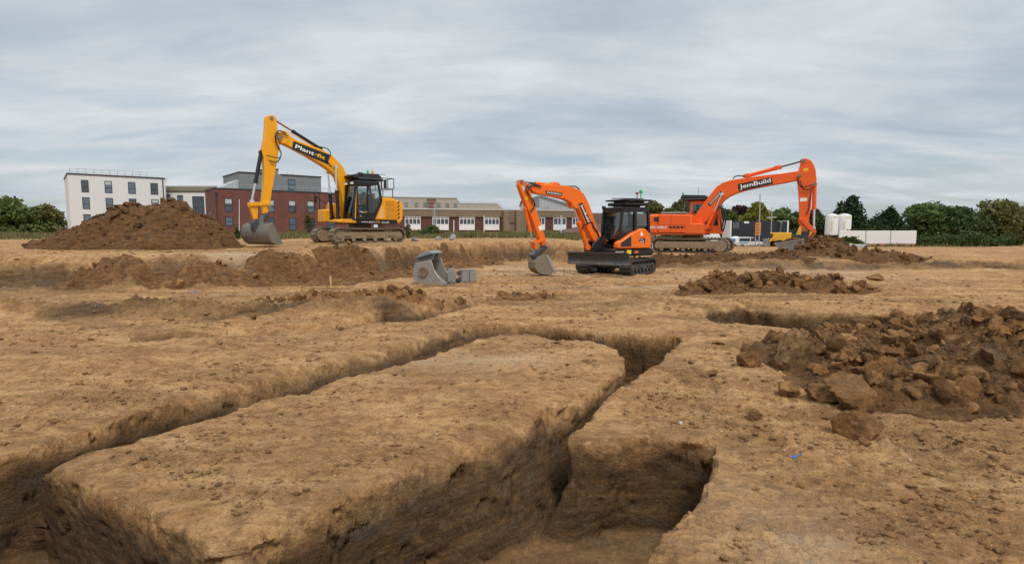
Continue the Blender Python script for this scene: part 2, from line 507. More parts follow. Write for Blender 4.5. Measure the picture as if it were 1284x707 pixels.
def mat(name, col, rough=.5, metal=0.0, dirt=0.0, dirtcol=(.30, .20, .115), var=.08, vscale=3.0, bump=0.0, bscale=40, coat=0.0, spec=.5, low=None):
    """procedural paint / metal / plaster with uneven tone and dried mud; low = world height under which mud clings"""
    if name in MATS:
        return MATS[name]
    m = bpy.data.materials.new(name)
    m.use_nodes = True
    t = NT(m.node_tree)
    b = t.n['Principled BSDF']
    tc = t.add('ShaderNodeTexCoord')
    V = tc.outputs['Object']
    a = t.noise(V, vscale, 5, .6, .2)
    c = t.mix(a, tuple(v * (1 - var) for v in col), tuple(min(1, v * (1 + var)) for v in col))
    if dirt > 0:
        nz = t.noise(V, vscale * 2.3, 6, .65, .5)
        if low:
            so = t.add('ShaderNodeSeparateXYZ')
            t.link(V, so.inputs[0])
            nz = t.math('ADD', nz, t.math('MULTIPLY', t.math('MAXIMUM', t.math('SUBTRACT', low, so.outputs[2]), 0.0), .16))
        d = t.ramp(nz, [(.62 - .3 * dirt, 0.0), (.80 - .2 * dirt, min(1.0, .25 + dirt))])
        c = t.mix(d, c, dirtcol)
        t.link(t.math('ADD', rough, t.math('MULTIPLY', d, .4), clamp=True), b.inputs['Roughness'])
    else:
        t.link(t.math('ADD', rough - .06, t.math('MULTIPLY', a, .12), clamp=True), b.inputs['Roughness'])
    t.link(c, b.inputs['Base Color'])
    b.inputs['Metallic'].default_value = metal
    b.inputs['Coat Weight'].default_value = coat
    b.inputs['Specular IOR Level'].default_value = spec
    if bump:
        bp = t.add('ShaderNodeBump')
        bp.inputs['Strength'].default_value = bump
        bp.inputs['Distance'].default_value = .02
        t.link(t.noise(V, bscale, 4, .6), bp.inputs['Height'])
        t.link(bp.outputs[0], b.inputs['Normal'])
    MATS[name] = m
    return m


def glass_mat(name, tint=(.72, .78, .77), gloss=.05):
    if name in MATS:
        return MATS[name]
    m = bpy.data.materials.new(name)
    m.use_nodes = True
    t = NT(m.node_tree)
    t.n.clear()
    out = t.add('ShaderNodeOutputMaterial')
    tr = t.add('ShaderNodeBsdfTransparent')
    tr.inputs[0].default_value = (*tint, 1)
    gl = t.add('ShaderNodeBsdfGlossy')
    gl.inputs['Roughness'].default_value = .04
    lw = t.add('ShaderNodeLayerWeight')
    lw.inputs[0].default_value = .25
    mx = t.add('ShaderNodeMixShader')
    t.link(t.math('ADD', t.math('MULTIPLY', lw.outputs['Fresnel'], .8), gloss, clamp=True), mx.inputs[0])
    t.link(tr.outputs[0], mx.inputs[1])
    t.link(gl.outputs[0], mx.inputs[2])
    t.link(mx.outputs[0], out.inputs[0])
    MATS[name] = m
    return m


def window_mat(name, col=(.03, .04, .05)):
    """dark pane that mirrors the sky"""
    if name in MATS:
        return MATS[name]
    m = mat(name, col, .06, 0, spec=.9, var=.5, vscale=.8)
    return m


def brick_mat(name, c1, c2, mortar, scale=1.0, bw=.225, bh=.075):
    if name in MATS:
        return MATS[name]
    m = bpy.data.materials.new(name)
    m.use_nodes = True
    t = NT(m.node_tree)
    b = t.n['Principled BSDF']
    tc = t.add('ShaderNodeTexCoord')
    sp = t.add('ShaderNodeSeparateXYZ')
    t.link(tc.outputs['Object'], sp.inputs[0])
    cm = t.add('ShaderNodeCombineXYZ')
    t.link(t.math('ADD', sp.outputs[0], sp.outputs[1]), cm.inputs[0])
    t.link(sp.outputs[2], cm.inputs[1])
    br = t.add('ShaderNodeTexBrick')
    t.link(cm.outputs[0], br.inputs['Vector'])
    br.inputs['Color1'].default_value = (*c1, 1)
    br.inputs['Color2'].default_value = (*c2, 1)
    br.inputs['Mortar'].default_value = (*mortar, 1)
    br.inputs['Scale'].default_value = scale
    br.inputs['Brick Width'].default_value = bw
    br.inputs['Row Height'].default_value = bh
    br.inputs['Mortar Size'].default_value = .008
    n = t.noise(tc.outputs['Object'], .9, 5, .6)
    mx = t.add('ShaderNodeMix', data_type='RGBA', blend_type='MULTIPLY')
    mx.inputs[0].default_value = .6
    t.link(br.outputs['Color'], mx.inputs[6])
    t.link(t.ramp(n, [(.3, .7), (.7, 1.15)]), mx.inputs[7])
    t.link(mx.outputs[2], b.inputs['Base Color'])
    b.inputs['Roughness'].default_value = .9
    MATS[name] = m
    return m


def leaf_mat(name, col, var=.35):
    if name in MATS:
        return MATS[name]
    m = bpy.data.materials.new(name)
    m.use_nodes = True
    t = NT(m.node_tree)
    b = t.n['Principled BSDF']
    tc = t.add('ShaderNodeTexCoord')
    n = t.noise(tc.outputs['Object'], 1.3, 3, .6)
    gi = t.add('ShaderNodeNewGeometry')
    rnd = gi.outputs['Random Per Island']
    f = t.math('ADD', t.math('MULTIPLY', n, .5), t.math('MULTIPLY', rnd, .5))
    c = t.ramp(f, [(.15, tuple(v * (1 - var) for v in col)), (.5, col), (.85, tuple(v * (1 + var) for v in (col[0] * 1.15, col[1], col[2] * .8)))])
    t.link(c, b.inputs['Base Color'])
    b.inputs['Roughness'].default_value = .75
    b.inputs['Specular IOR Level'].default_value = .2
    tl = t.add('ShaderNodeBsdfTranslucent')
    t.link(c, tl.inputs[0])
    mx = t.add('ShaderNodeMixShader')
    mx.inputs[0].default_value = .25
    t.link(b.outputs[0], mx.inputs[1])
    t.link(tl.outputs[0], mx.inputs[2])
    t.link(mx.outputs[0], t.n['Material Output'].inputs[0])
    MATS[name] = m
    return m

# ------------------------------------------------------------------ mesh building


class MB:
    """collects shapes; build() links them as ONE mesh object"""
    def __init__(s):
        s.v, s.f, s.m = [], [], []
        s.cur = 0

    def raw(s, vs, fs):
        o = len(s.v)
        s.v.extend(tuple(v) for v in vs)
        s.f.extend(tuple(i + o for i in f) for f in fs)
        s.m.extend([s.cur] * len(fs))
        return s

    def bm(s, bm):
        bm.verts.ensure_lookup_table()
        bm.verts.index_update()
        s.raw([v.co.copy() for v in bm.verts], [[v.index for v in f.verts] for f in bm.faces])
        bm.free()
        return s

    def prism(s, poly, y0, y1, bev=.0, M=None, seg=1):
        """polygon in the x-z plane extruded along y"""
        bm = bmesh.new()
        a = [bm.verts.new((p[0], y0, p[1])) for p in poly]
        b = [bm.verts.new((p[0], y1, p[1])) for p in poly]
        n = len(poly)
        bm.faces.new(a)
        bm.faces.new(b[::-1])
        for i in range(n):
            bm.faces.new((a[i], b[i], b[(i + 1) % n], a[(i + 1) % n]))
        bmesh.ops.recalc_face_normals(bm, faces=bm.faces[:])
        if bev:
            ed = [e for e in bm.edges if len(e.link_faces) == 2 and e.calc_face_angle(0) > .6]
            bmesh.ops.bevel(bm, geom=ed, offset=bev, segments=seg, affect='EDGES', profile=.6, clamp_overlap=True)
        if M:
            bm.transform(M)
        return s.bm(bm)

    def box(s, x0, x1, y0, y1, z0, z1, bev=.0, M=None):
        return s.prism([(x0, z0), (x1, z0), (x1, z1), (x0, z1)], y0, y1, bev, M)

    def hexa(s, lo, hi):
        """two quads (4 points each) joined"""
        s.raw(list(lo) + list(hi), [(3, 2, 1, 0), (4, 5, 6, 7), (0, 1, 5, 4), (1, 2, 6, 5), (2, 3, 7, 6), (3, 0, 4, 7)])
        return s

    def bar(s, p, q, w, h=None, up=(0, 0, 1)):
        p, q = Vector(p), Vector(q)
        h = h or w
        d = (q - p).normalized()
        u = Vector(up)
        if abs(d.dot(u)) > .98:
            u = Vector((1, 0, 0))
        r = d.cross(u).normalized() * (w / 2)
        u = r.cross(d).normalized() * (h / 2)
        return s.hexa([p - r - u, p + r - u, p + r + u, p - r + u], [q - r - u, q + r - u, q + r + u, q - r + u])

    def tube(s, pts, r, n=8, caps=True):
        pts = [Vector(p) for p in pts]
        rr = r if isinstance(r, (list, tuple)) else [r] * len(pts)
        vs, fs = [], []
        prev = None
        for i, p in enumerate(pts):
            d = (pts[min(i + 1, len(pts) - 1)] - pts[max(i - 1, 0)]).normalized()
            if prev is None:
                a = d.orthogonal().normalized()
            else:
                a = (prev - d * prev.dot(d)).normalized()
            prev = a
            b = d.cross(a)
            for k in range(n):
                t = 2 * math.pi * k / n
                vs.append(p + (a * math.cos(t) + b * math.sin(t)) * rr[i])
        for i in range(len(pts) - 1):
            for k in range(n):
                fs.append((i * n + k, i * n + (k + 1) % n, (i + 1) * n + (k + 1) % n, (i + 1) * n + k))
        if caps:
            fs.append(tuple(range(n))[::-1])
            fs.append(tuple(range((len(pts) - 1) * n, len(pts) * n)))
        return s.raw(vs, fs)

    def cyl(s, p, q, r, n=16):
        return s.tube([p, q], r, n)

    def ring(s, x, z, R, r, y0, y1, n=20):
        vs, fs = [], []
        for k in range(n):
            t = 2 * math.pi * k / n
            c, d = math.cos(t), math.sin(t)
            vs += [(x + R * c, y0, z + R * d), (x + R * c, y1, z + R * d), (x + r * c, y1, z + r * d), (x + r * c, y0, z + r * d)]
        for k in range(n):
            a, b = k * 4, (k + 1) % n * 4
            for i in range(4):
                fs.append((a + i, b + i, b + (i + 1) % 4, a + (i + 1) % 4))
        return s.raw(vs, fs)

    def ball(s, c, r, n=10, sc=(1, 1, 1)):
        vs, fs = [], []
        for i in range(n + 1):
            t = math.pi * i / n
            for k in range(2 * n):
                q = math.pi * k / n
                vs.append((c[0] + r * sc[0] * math.sin(t) * math.cos(q), c[1] + r * sc[1] * math.sin(t) * math.sin(q), c[2] + r * sc[2] * math.cos(t)))
        for i in range(n):
            for k in range(2 * n):
                fs.append((i * 2 * n + k, i * 2 * n + (k + 1) % (2 * n), (i + 1) * 2 * n + (k + 1) % (2 * n), (i + 1) * 2 * n + k))
        return s.raw(vs, fs)

    def sheet(s, pts, y0, y1, th):
        """bent plate: open profile in x-z given thickness, extruded along y"""
        P = [Vector((p[0], p[1])) for p in pts]
        off = []
        for i, p in enumerate(P):
            d = (P[min(i + 1, len(P) - 1)] - P[max(i - 1, 0)]).normalized()
            off.append(p + Vector((-d.y, d.x)) * th)
        return s.prism([tuple(p) for p in P] + [tuple(p) for p in off[::-1]], y0, y1)

    def build(s, name, mats, parent=None, xf=None, smooth=35, noise=None):
        me = bpy.data.meshes.new(name)
        me.from_pydata([tuple(v) for v in s.v], [], s.f)
        if not isinstance(mats, (list, tuple)):
            mats = [mats]
        for m in mats:
            me.materials.append(m)
        if len(mats) > 1:
            me.polygons.foreach_set('material_index', s.m)
        if xf is not None:
            me.transform(xf)
        bm = bmesh.new()
        bm.from_mesh(me)
        bmesh.ops.remove_doubles(bm, verts=bm.verts[:], dist=1e-5)
        bmesh.ops.recalc_face_normals(bm, faces=bm.faces[:])
        bm.to_mesh(me)
        bm.free()
        if smooth:
            me.polygons.foreach_set('use_smooth', [True] * len(me.polygons))
            me.set_sharp_from_angle(angle=R_(smooth))
        me.update()
        o = bpy.data.objects.new(name, me)
        COL.objects.link(o)
        o.parent = parent
        return o


def tag(o, label=None, cat=None, group=None, kind=None):
    for k, v in (('label', label), ('category', cat), ('group', group), ('kind', kind)):
        if v:
            o[k] = v
    return o


def thing(name, label, cat, loc=(0, 0, 0), rz=0, group=None):
    o = bpy.data.objects.new(name, None)
    o.empty_display_size = .3
    COL.objects.link(o)
    o.location = loc
    o.rotation_euler = (0, 0, R_(rz))
    return tag(o, label, cat, group)


def text(body, name, m, parent, o, u, v, w, h, depth=.004, bold=0.0, shear=0.0):
    """lettering filling a w x h box centred on o; u = reading direction, v = up"""
    c = bpy.data.curves.new(name, 'FONT')
    c.body = body
    c.extrude = 0
    c.offset = bold
    c.shear = shear
    c.align_x = 'CENTER'
    c.align_y = 'CENTER'
    ob = bpy.data.objects.new(name, c)
    COL.objects.link(ob)
    bpy.context.view_layer.update()
    me = bpy.data.meshes.new_from_object(ob.evaluated_get(bpy.context.evaluated_depsgraph_get()))
    bpy.data.objects.remove(ob)
    bpy.data.curves.remove(c)
    me.name = name
    n = len(me.vertices)
    co = np.empty(n * 3, np.float32)
    me.vertices.foreach_get('co', co)
    co = co.reshape(-1, 3)
    lo, hi = co.min(0), co.max(0)
    ctr, sz = (lo + hi) / 2, hi - lo
    u, v = Vector(u).normalized(), Vector(v).normalized()
    nn = u.cross(v).normalized()
    out = np.array(o)[None] + ((co[:, :1] - ctr[0]) / sz[0] * w) * np.array(u)[None] + ((co[:, 1:2] - ctr[1]) / sz[1] * h) * np.array(v)[None] + depth * np.array(nn)[None]
    me.vertices.foreach_set('co', out.astype(np.float32).ravel())
    me.materials.clear()
    me.materials.append(m)
    me.update()
    ob = bpy.data.objects.new(name, me)
    COL.objects.link(ob)
    ob.parent = parent
    return ob


def panel(mb, o, u, v, w, h, th=.006):
    u, v, o = Vector(u).normalized(), Vector(v).normalized(), Vector(o)
    n = u.cross(v).normalized() * th
    q = [o - u * w / 2 - v * h / 2, o + u * w / 2 - v * h / 2, o + u * w / 2 + v * h / 2, o - u * w / 2 + v * h / 2]
    return mb.hexa(q, [p + n for p in q])


def ram(root, p0, p1, rb, rr, frac, mb, mr, name='hydraulic_cylinder'):
    p0, p1 = Vector(p0), Vector(p1)
    q = p0.lerp(p1, frac)
    d = (p1 - p0).normalized()
    m = MB().cyl(p0, q, rb, 14).cyl(q - d * .10, q + d * .03, rb * 1.18, 14)
    side = Vector((0, 1, 0))
    m.cyl(p0 - side * rb * 1.1, p0 + side * rb * 1.1, rb * 1.15, 12)
    o = m.build(name, mb, root)
    r = MB().cyl(q, p1, rr, 12).cyl(p1 - side * rb, p1 + side * rb, rb * .95, 12)
    r.build('piston_rod', mr, o)
    return o


M_YEL = mat('yellow_machine_paint', (.84, .36, .004), .42, 0, dirt=.22, dirtcol=(.44, .25, .09), var=.06, coat=.08, spec=.35, low=2.0)
M_ORG = mat('bright_orange_paint', (.86, .155, .006), .40, 0, dirt=.16, dirtcol=(.48, .22, .09), var=.06, coat=.12, spec=.35, low=1.6)
M_RED = mat('faded_orange_paint', (.82, .115, .012), .48, 0, dirt=.22, dirtcol=(.42, .15, .06), var=.10, coat=.05, spec=.35, low=2.1)
M_BLK = mat('black_paint', (.011, .011, .012), .45, 0, dirt=.12, dirtcol=(.14, .10, .06), var=.2, low=1.0)
M_BLKP = mat('black_plastic', (.022, .023, .025), .6, 0, var=.2)
M_DGR = mat('dark_grey_paint', (.045, .048, .054), .45, 0, dirt=.25, dirtcol=(.20, .14, .09), low=.75)
M_STL = mat('muddy_steel', (.24, .225, .20), .5, .55, dirt=.5, dirtcol=(.26, .18, .11), var=.25, vscale=4)
M_TRK = mat('muddy_track_steel', (.20, .165, .125), .6, .35, dirt=.6, dirtcol=(.33, .235, .15), var=.3, vscale=4)
M_TRKD = mat('dried_mud_on_frame', (.27, .195, .125), .85, 0, dirt=.5, dirtcol=(.13, .095, .065), var=.2, vscale=5, bump=.5)
M_RUB = mat('rubber_track', (.05, .046, .042), .75, 0, dirt=.4, dirtcol=(.20, .145, .095), var=.25)
M_CHR = mat('chrome_rod', (.75, .75, .76), .15, 1.0, var=.05)
M_HOSE = mat('black_hose', (.02, .02, .02), .55)
M_WHT = mat('white_lettering', (.80, .80, .78), .5)
M_YLT = mat('yellow_lettering', (.85, .45, .02), .5)
M_GLS = glass_mat('cab_glass')
M_GLD = glass_mat('tinted_cab_glass', (.5, .56, .56), .10)
M_SEAT = mat('dark_seat_fabric', (.03, .032, .035), .9)
M_GRN = mat('green_beacon', (.0, .42, .12), .3)
M_AMB = mat('amber_beacon', (.85, .22, .01), .3)
M_REDB = mat('red_beacon', (.35, .015, .015), .3)
M_LAMP = mat('lamp_lens', (.85, .86, .84), .15, spec=.8)
M_REDL = mat('red_hazard', (.65, .03, .02), .4)


def track_unit(root, y0, y1, x0, x1, h, xf, shoe_m, frame_m, n=44, rubber=False, name='track'):
    """crawler track: belt of shoes with the frame, idler, sprocket and rollers as sub-parts"""
    r = h / 2
    L = (x1 - r) - (x0 + r)
    per = 2 * L + 2 * math.pi * r
    sag = .03 if not rubber else .015

    def pt(s, rr):
        s = s % per
        if s < L:
            return (x0 + r + s, r - rr, 0.0)
        s -= L
        if s < math.pi * r:
            a = -math.pi / 2 + s / r
            return (x1 - r + rr * math.cos(a), r + rr * math.sin(a), a + math.pi / 2)
        s -= math.pi * r
        if s < L:
            k = s / L
            return (x1 - r - s, r + rr - sag * 4 * k * (1 - k), math.pi)
        s -= L
        a = math.pi / 2 + s / r
        return (x0 + r + rr * math.cos(a), r + rr * math.sin(a), a + math.pi / 2)
    m = MB()
    th = .035
    step = per / n
    for i in range(n):
        a0, a1 = pt(i * step + step * .04, r), pt(i * step + step * .96, r)
        b0, b1 = pt(i * step + step * .04, r - th), pt(i * step + step * .96, r - th)
        m.hexa([(a0[0], y0, a0[1]), (a1[0], y0, a1[1]), (b1[0], y0, b1[1]), (b0[0], y0, b0[1])],
               [(a0[0], y1, a0[1]), (a1[0], y1, a1[1]), (b1[0], y1, b1[1]), (b0[0], y1, b0[1])])
        g0, g1 = pt(i * step + step * .1, r + .028), pt(i * step + step * .28, r + .028)
        c0, c1 = pt(i * step + step * .06, r - .01), pt(i * step + step * .34, r - .01)
        m.hexa([(c0[0], y0, c0[1]), (c1[0], y0, c1[1]), (g1[0], y0, g1[1]), (g0[0], y0, g0[1])],
               [(c0[0], y1, c0[1]), (c1[0], y1, c1[1]), (g1[0], y1, g1[1]), (g0[0], y1, g0[1])])
    ym = (y0 + y1) / 2
    for i in range(n):      # chain links inside
        a0, a1 = pt(i * step, r - th), pt((i + 1) * step, r - th)
        b0, b1 = pt(i * step, r - th - .07), pt((i + 1) * step, r - th - .07)
        for yy in (ym - .1, ym + .06):
            m.hexa([(a0[0], yy, a0[1]), (a1[0], yy, a1[1]), (b1[0], yy, b1[1]), (b0[0], yy, b0[1])],
                   [(a0[0], yy + .04, a0[1]), (a1[0], yy + .04, a1[1]), (b1[0], yy + .04, b1[1]), (b0[0], yy + .04, b0[1])])
    trk = m.build(name, shoe_m, root, xf)
    yo = y1 - .05
    yi = y0 + .05
    fr = MB()
    zt = h * .74
    fr.prism([(x0 + r * .9, h * .30), (x1 - r * .9, h * .30), (x1 - r * 1.15, zt), (x0 + r * 1.3, zt)], yi + .06, yo - .04, .02)
    for k in range(3):
        xx = x0 + r * 1.7 + (L - r * 1.0) * k / 2.4
        fr.box(xx, xx + .32, yo - .05, yo + .005, h * .46, h * .56, .01)
    fr.build('track_frame', frame_m, trk, xf)
    ri = r - th - .05
    MB().cyl((x1 - r, yi + .1, r), (x1 - r, yo - .06, r), ri, 24).cyl((x1 - r, yi + .06, r), (x1 - r, yo, r), ri * .45, 16).build('idler', frame_m, trk, xf)
    sp = MB().cyl((x0 + r, ym - .05, r), (x0 + r, ym + .05, r), ri, 24).cyl((x0 + r, ym, r), (x0 + r, yo + .02, r), ri * .66, 20).cyl((x0 + r, ym, r), (x0 + r, yo + .05, r), ri * .35, 14)
    for k in range(12):
        a = 2 * math.pi * k / 12
        sp.bar((x0 + r + ri * .9 * math.cos(a), ym, r + ri * .9 * math.sin(a)), (x0 + r + (ri + .05) * math.cos(a), ym, r + (ri + .05) * math.sin(a)), .06, .08)
    sp.build('sprocket', frame_m, trk, xf)
    for k in range(6):
        xx = x0 + r * 1.45 + (L - r * .9) * k / 5
        MB().cyl((xx, yi + .12, h * .24), (xx, yo - .02, h * .24), h * .125, 14).build('track_roller', frame_m, trk, xf)
    return trk


def cab(root, x_ft, x_fb, x_rt, x_rm, x_rb, y0, y1, zb, zt, zm, fm, gm, pr=.045):
    """frame of pillars and roof, with panes as parts"""
    f = MB()
    zr = zt
    for y in (y0, y1):
        f.bar((x_fb, y, zb), (x_ft, y, zr - .08), pr * 2)
        f.bar((x_rt, y, zr - .05), (x_rm, y, zm), pr * 2)
        f.bar((x_rm, y, zm), (x_rb, y, zb), pr * 2)
        f.bar((x_ft, y, zr - .10), (x_rt, y, zr - .06), pr * 1.8, pr * 2.6)
        f.bar((x_fb, y, zb + .04), (x_rb, y, zb + .04), pr * 1.6, pr * 3)
    f.bar((x_fb, y0, zb + .04), (x_fb, y1, zb + .04), pr * 2, pr * 3)
    f.bar((x_ft, y0, zr - .09), (x_ft, y1, zr - .09), pr * 2, pr * 2)
    f.bar((x_rt, y0, zr - .06), (x_rt, y1, zr - .06), pr * 2, pr * 2)
    f.bar((x_rm, y0, zm), (x_rm, y1, zm), pr * 2, pr * 2)
    f.box(x_rb - .02, x_fb, y0, y1, zb - .04, zb + .02)
    f.box(x_rt - .06, x_ft + .08, y0 - .04, y1 + .04, zr - .05, zr + .06, .03)
    f.hexa([(x_rm - .02, y0, zm), (x_rm - .02, y1, zm), (x_rb - .02, y1, zb), (x_rb - .02, y0, zb)],
           [(x_rm + .02, y0, zm), (x_rm + .02, y1, zm), (x_rb + .02, y1, zb), (x_rb + .02, y0, zb)])
    c = f.build('cab', fm, root)
    w = MB()
    w.hexa([(x_fb - .01, y0 + pr, zb + .1), (x_fb - .01, y1 - pr, zb + .1), (x_ft - .01, y1 - pr, zr - .14), (x_ft - .01, y0 + pr, zr - .14)],
           [(x_fb, y0 + pr, zb + .1), (x_fb, y1 - pr, zb + .1), (x_ft, y1 - pr, zr - .14), (x_ft, y0 + pr, zr - .14)])
    w.build('windscreen', gm, c)
    return c


def seat_parts(c, x, y, z):
    m = MB()
    m.box(x - .25, x + .25, y - .25, y + .25, z, z + .14, .04)
    m.prism([(x - .25, z + .1), (x - .12, z + .1), (x - .22, z + .75), (x - .36, z + .75)], y - .24, y + .24, .04)
    m.prism([(x - .30, z + .76), (x - .22, z + .76), (x - .25, z + .95), (x - .35, z + .95)], y - .13, y + .13, .03)
    m.box(x - .15, x + .15, y - .15, y + .15, z - .35, z)
    for yy in (-.34, .28):
        m.box(x - .12, x + .30, y + yy, y + yy + .08, z + .24, z + .34, .02)
        m.cyl((x + .28, y + yy + .04, z + .34), (x + .30, y + yy + .04, z + .52), .02, 8)
    return m.build('driver_seat', M_SEAT, c)


def hose(pts, r, parent, name='hose', m=None):
    P = [Vector(p) for p in pts]
    out = []
    for i in range(len(P) - 1):
        p0, p1, p2, p3 = P[max(i - 1, 0)], P[i], P[i + 1], P[min(i + 2, len(P) - 1)]
        for k in range(5):
            t = k / 5
            out.append(.5 * ((2 * p1) + (p2 - p0) * t + (2 * p0 - 5 * p1 + 4 * p2 - p3) * t * t + (3 * p1 - p0 - 3 * p2 + p3) * t ** 3))
    out.append(P[-1])
    return MB().tube(out, r, 6).build(name, m or M_HOSE, parent)


def P3(pts, y=0):
    return [(p[0], y, p[1]) for p in pts]


def person_seated(name, label, loc, rz, z):
    """seated operator: one skinned body, jacket and helmet-free hair as children"""
    root = None
    J = {'pel': (0, 0, .0, .13), 'bel': (.0, 0, .16, .125), 'che': (.02, 0, .36, .14), 'nek': (.03, 0, .54, .055), 'hd0': (.045, 0, .62, .075), 'hd1': (.05, 0, .72, .085),
         'sl': (.02, .17, .47, .07), 'el': (.10, .24, .22, .045), 'wl': (.33, .24, .20, .032), 'hl': (.41, .24, .20, .035),
         'sr': (.02, -.17, .47, .07), 'er': (.10, -.24, .22, .045), 'wr': (.33, -.24, .20, .032), 'hr': (.41, -.24, .20, .035),
         'tl': (.10, .10, -.01, .085), 'kl': (.46, .13, .03, .062), 'al': (.52, .13, -.40, .042), 'fl': (.68, .14, -.43, .038),
         'tr': (.10, -.10, -.01, .085), 'kr': (.46, -.13, .03, .062), 'ar': (.52, -.13, -.40, .042), 'fr': (.68, -.14, -.43, .038)}
    E = [('pel', 'bel'), ('bel', 'che'), ('che', 'nek'), ('nek', 'hd0'), ('hd0', 'hd1'), ('che', 'sl'), ('sl', 'el'), ('el', 'wl'), ('wl', 'hl'), ('che', 'sr'), ('sr', 'er'), ('er', 'wr'), ('wr', 'hr'),
         ('pel', 'tl'), ('tl', 'kl'), ('kl', 'al'), ('al', 'fl'), ('pel', 'tr'), ('tr', 'kr'), ('kr', 'ar'), ('ar', 'fr')]

    def skin(nm, keys, grow, m):
        ks = list(keys)
        me = bpy.data.meshes.new(nm)
        me.from_pydata([J[k][:3] for k in ks], [(ks.index(a), ks.index(b)) for a, b in E if a in ks and b in ks], [])
        o = bpy.data.objects.new(nm, me)
        COL.objects.link(o)
        o.modifiers.new('skin', 'SKIN')
        o.modifiers.new('sub', 'SUBSURF').levels = 2
        for i, k in enumerate(ks):
            sv = me.skin_vertices[0].data[i]
            sv.radius = (J[k][3] * grow,) * 2
            sv.use_root = i == 0
        bpy.context.view_layer.update()
        ev = bpy.data.meshes.new_from_object(o.evaluated_get(bpy.context.evaluated_depsgraph_get()))
        bpy.data.objects.remove(o)
        ev.name = nm
        ev.materials.clear()
        ev.materials.append(m)
        ev.polygons.foreach_set('use_smooth', [True] * len(ev.polygons))
        q = bpy.data.objects.new(nm, ev)
        COL.objects.link(q)
        return q
    skn = mat('skin', (.52, .30, .20), .55)
    body = skin(name, J.keys(), 1, skn)
    body.location = (*loc, z)
    body.rotation_euler = (0, 0, R_(rz))
    tag(body, label, 'person')
    skin('orange_jacket', ['bel', 'che', 'sl', 'el', 'wl', 'sr', 'er', 'wr'], 1.16, mat('hi_vis_orange_cloth', (.75, .13, .02), .8)).parent = body
    skin('work_trousers', ['pel', 'tl', 'kl', 'al', 'tr', 'kr', 'ar'], 1.12, mat('navy_cloth', (.02, .025, .045), .9)).parent = body
    MB().ball((.035, 0, .755), .098, 8, (1, .9, .75)).build('hair', mat('dark_hair', (.03, .02, .014), .8), body)
    fm = mat('skin_features', (.30, .15, .11), .5)
    for y in (.03, -.03):
        MB().ball((.135, y, .70), .012, 5).build('eye', fm, body)
        MB().ball((.04, y * 2.9, .69), .026, 5, (.7, .4, 1)).build('ear', skn, body)
    MB().raw([(.13, -.012, .69), (.13, .012, .69), (.155, 0, .665), (.13, 0, .66)], [(0, 1, 2), (0, 2, 3), (1, 3, 2)]).build('nose', skn, body)
    MB().box(.118, .133, -.025, .025, .628, .636).build('mouth', fm, body)
    return body


def bucket(root, prof, y0, y1, th, m, name='bucket', teeth=True, lip=None):
    """prof: x-z outline from the top of the back round to the cutting edge; side plates close it"""
    b = MB()
    b.sheet(prof, y0, y1, th)
    for ya, yb in ((y0, y0 + .03), (y1 - .03, y1)):
        b.prism(prof, ya, yb)
    o = b.build(name, m, root)
    e = MB()
    q, p = Vector(prof[-1]), Vector(prof[-2])
    d = (q - p).normalized()
    e.hexa([(q.x - d.x * .12, y0 - .015, q.y - d.y * .12 - .02), (q.x + d.x * .08, y0 - .015, q.y + d.y * .08 - .01), (q.x + d.x * .08, y1 + .015, q.y + d.y * .08 - .01), (q.x - d.x * .12, y1 + .015, q.y - d.y * .12 - .02)],
           [(q.x - d.x * .12, y0 - .015, q.y - d.y * .12 + .02), (q.x + d.x * .08, y0 - .015, q.y + d.y * .08 + .01), (q.x + d.x * .08, y1 + .015, q.y + d.y * .08 + .01), (q.x - d.x * .12, y1 + .015, q.y - d.y * .12 + .02)])
    e.build('cutting_edge', mat('worn_bright_steel', (.42, .41, .39), .4, .8, dirt=.25, dirtcol=(.25, .17, .1)), o)
    return o

# ------------------------------------------------------------------ the ground, then the big structures
build_ground()
HZ = soil_material('heap_soil', False, .66, (1, .90, .80))
HZ2 = soil_material('clod_soil', False, .42, (1, .93, .84))
HZD = soil_material('dark_wet_soil', False, 1.0, (.92, .80, .68))

# ------------------------------------------------------------------ yellow excavator on the upper level


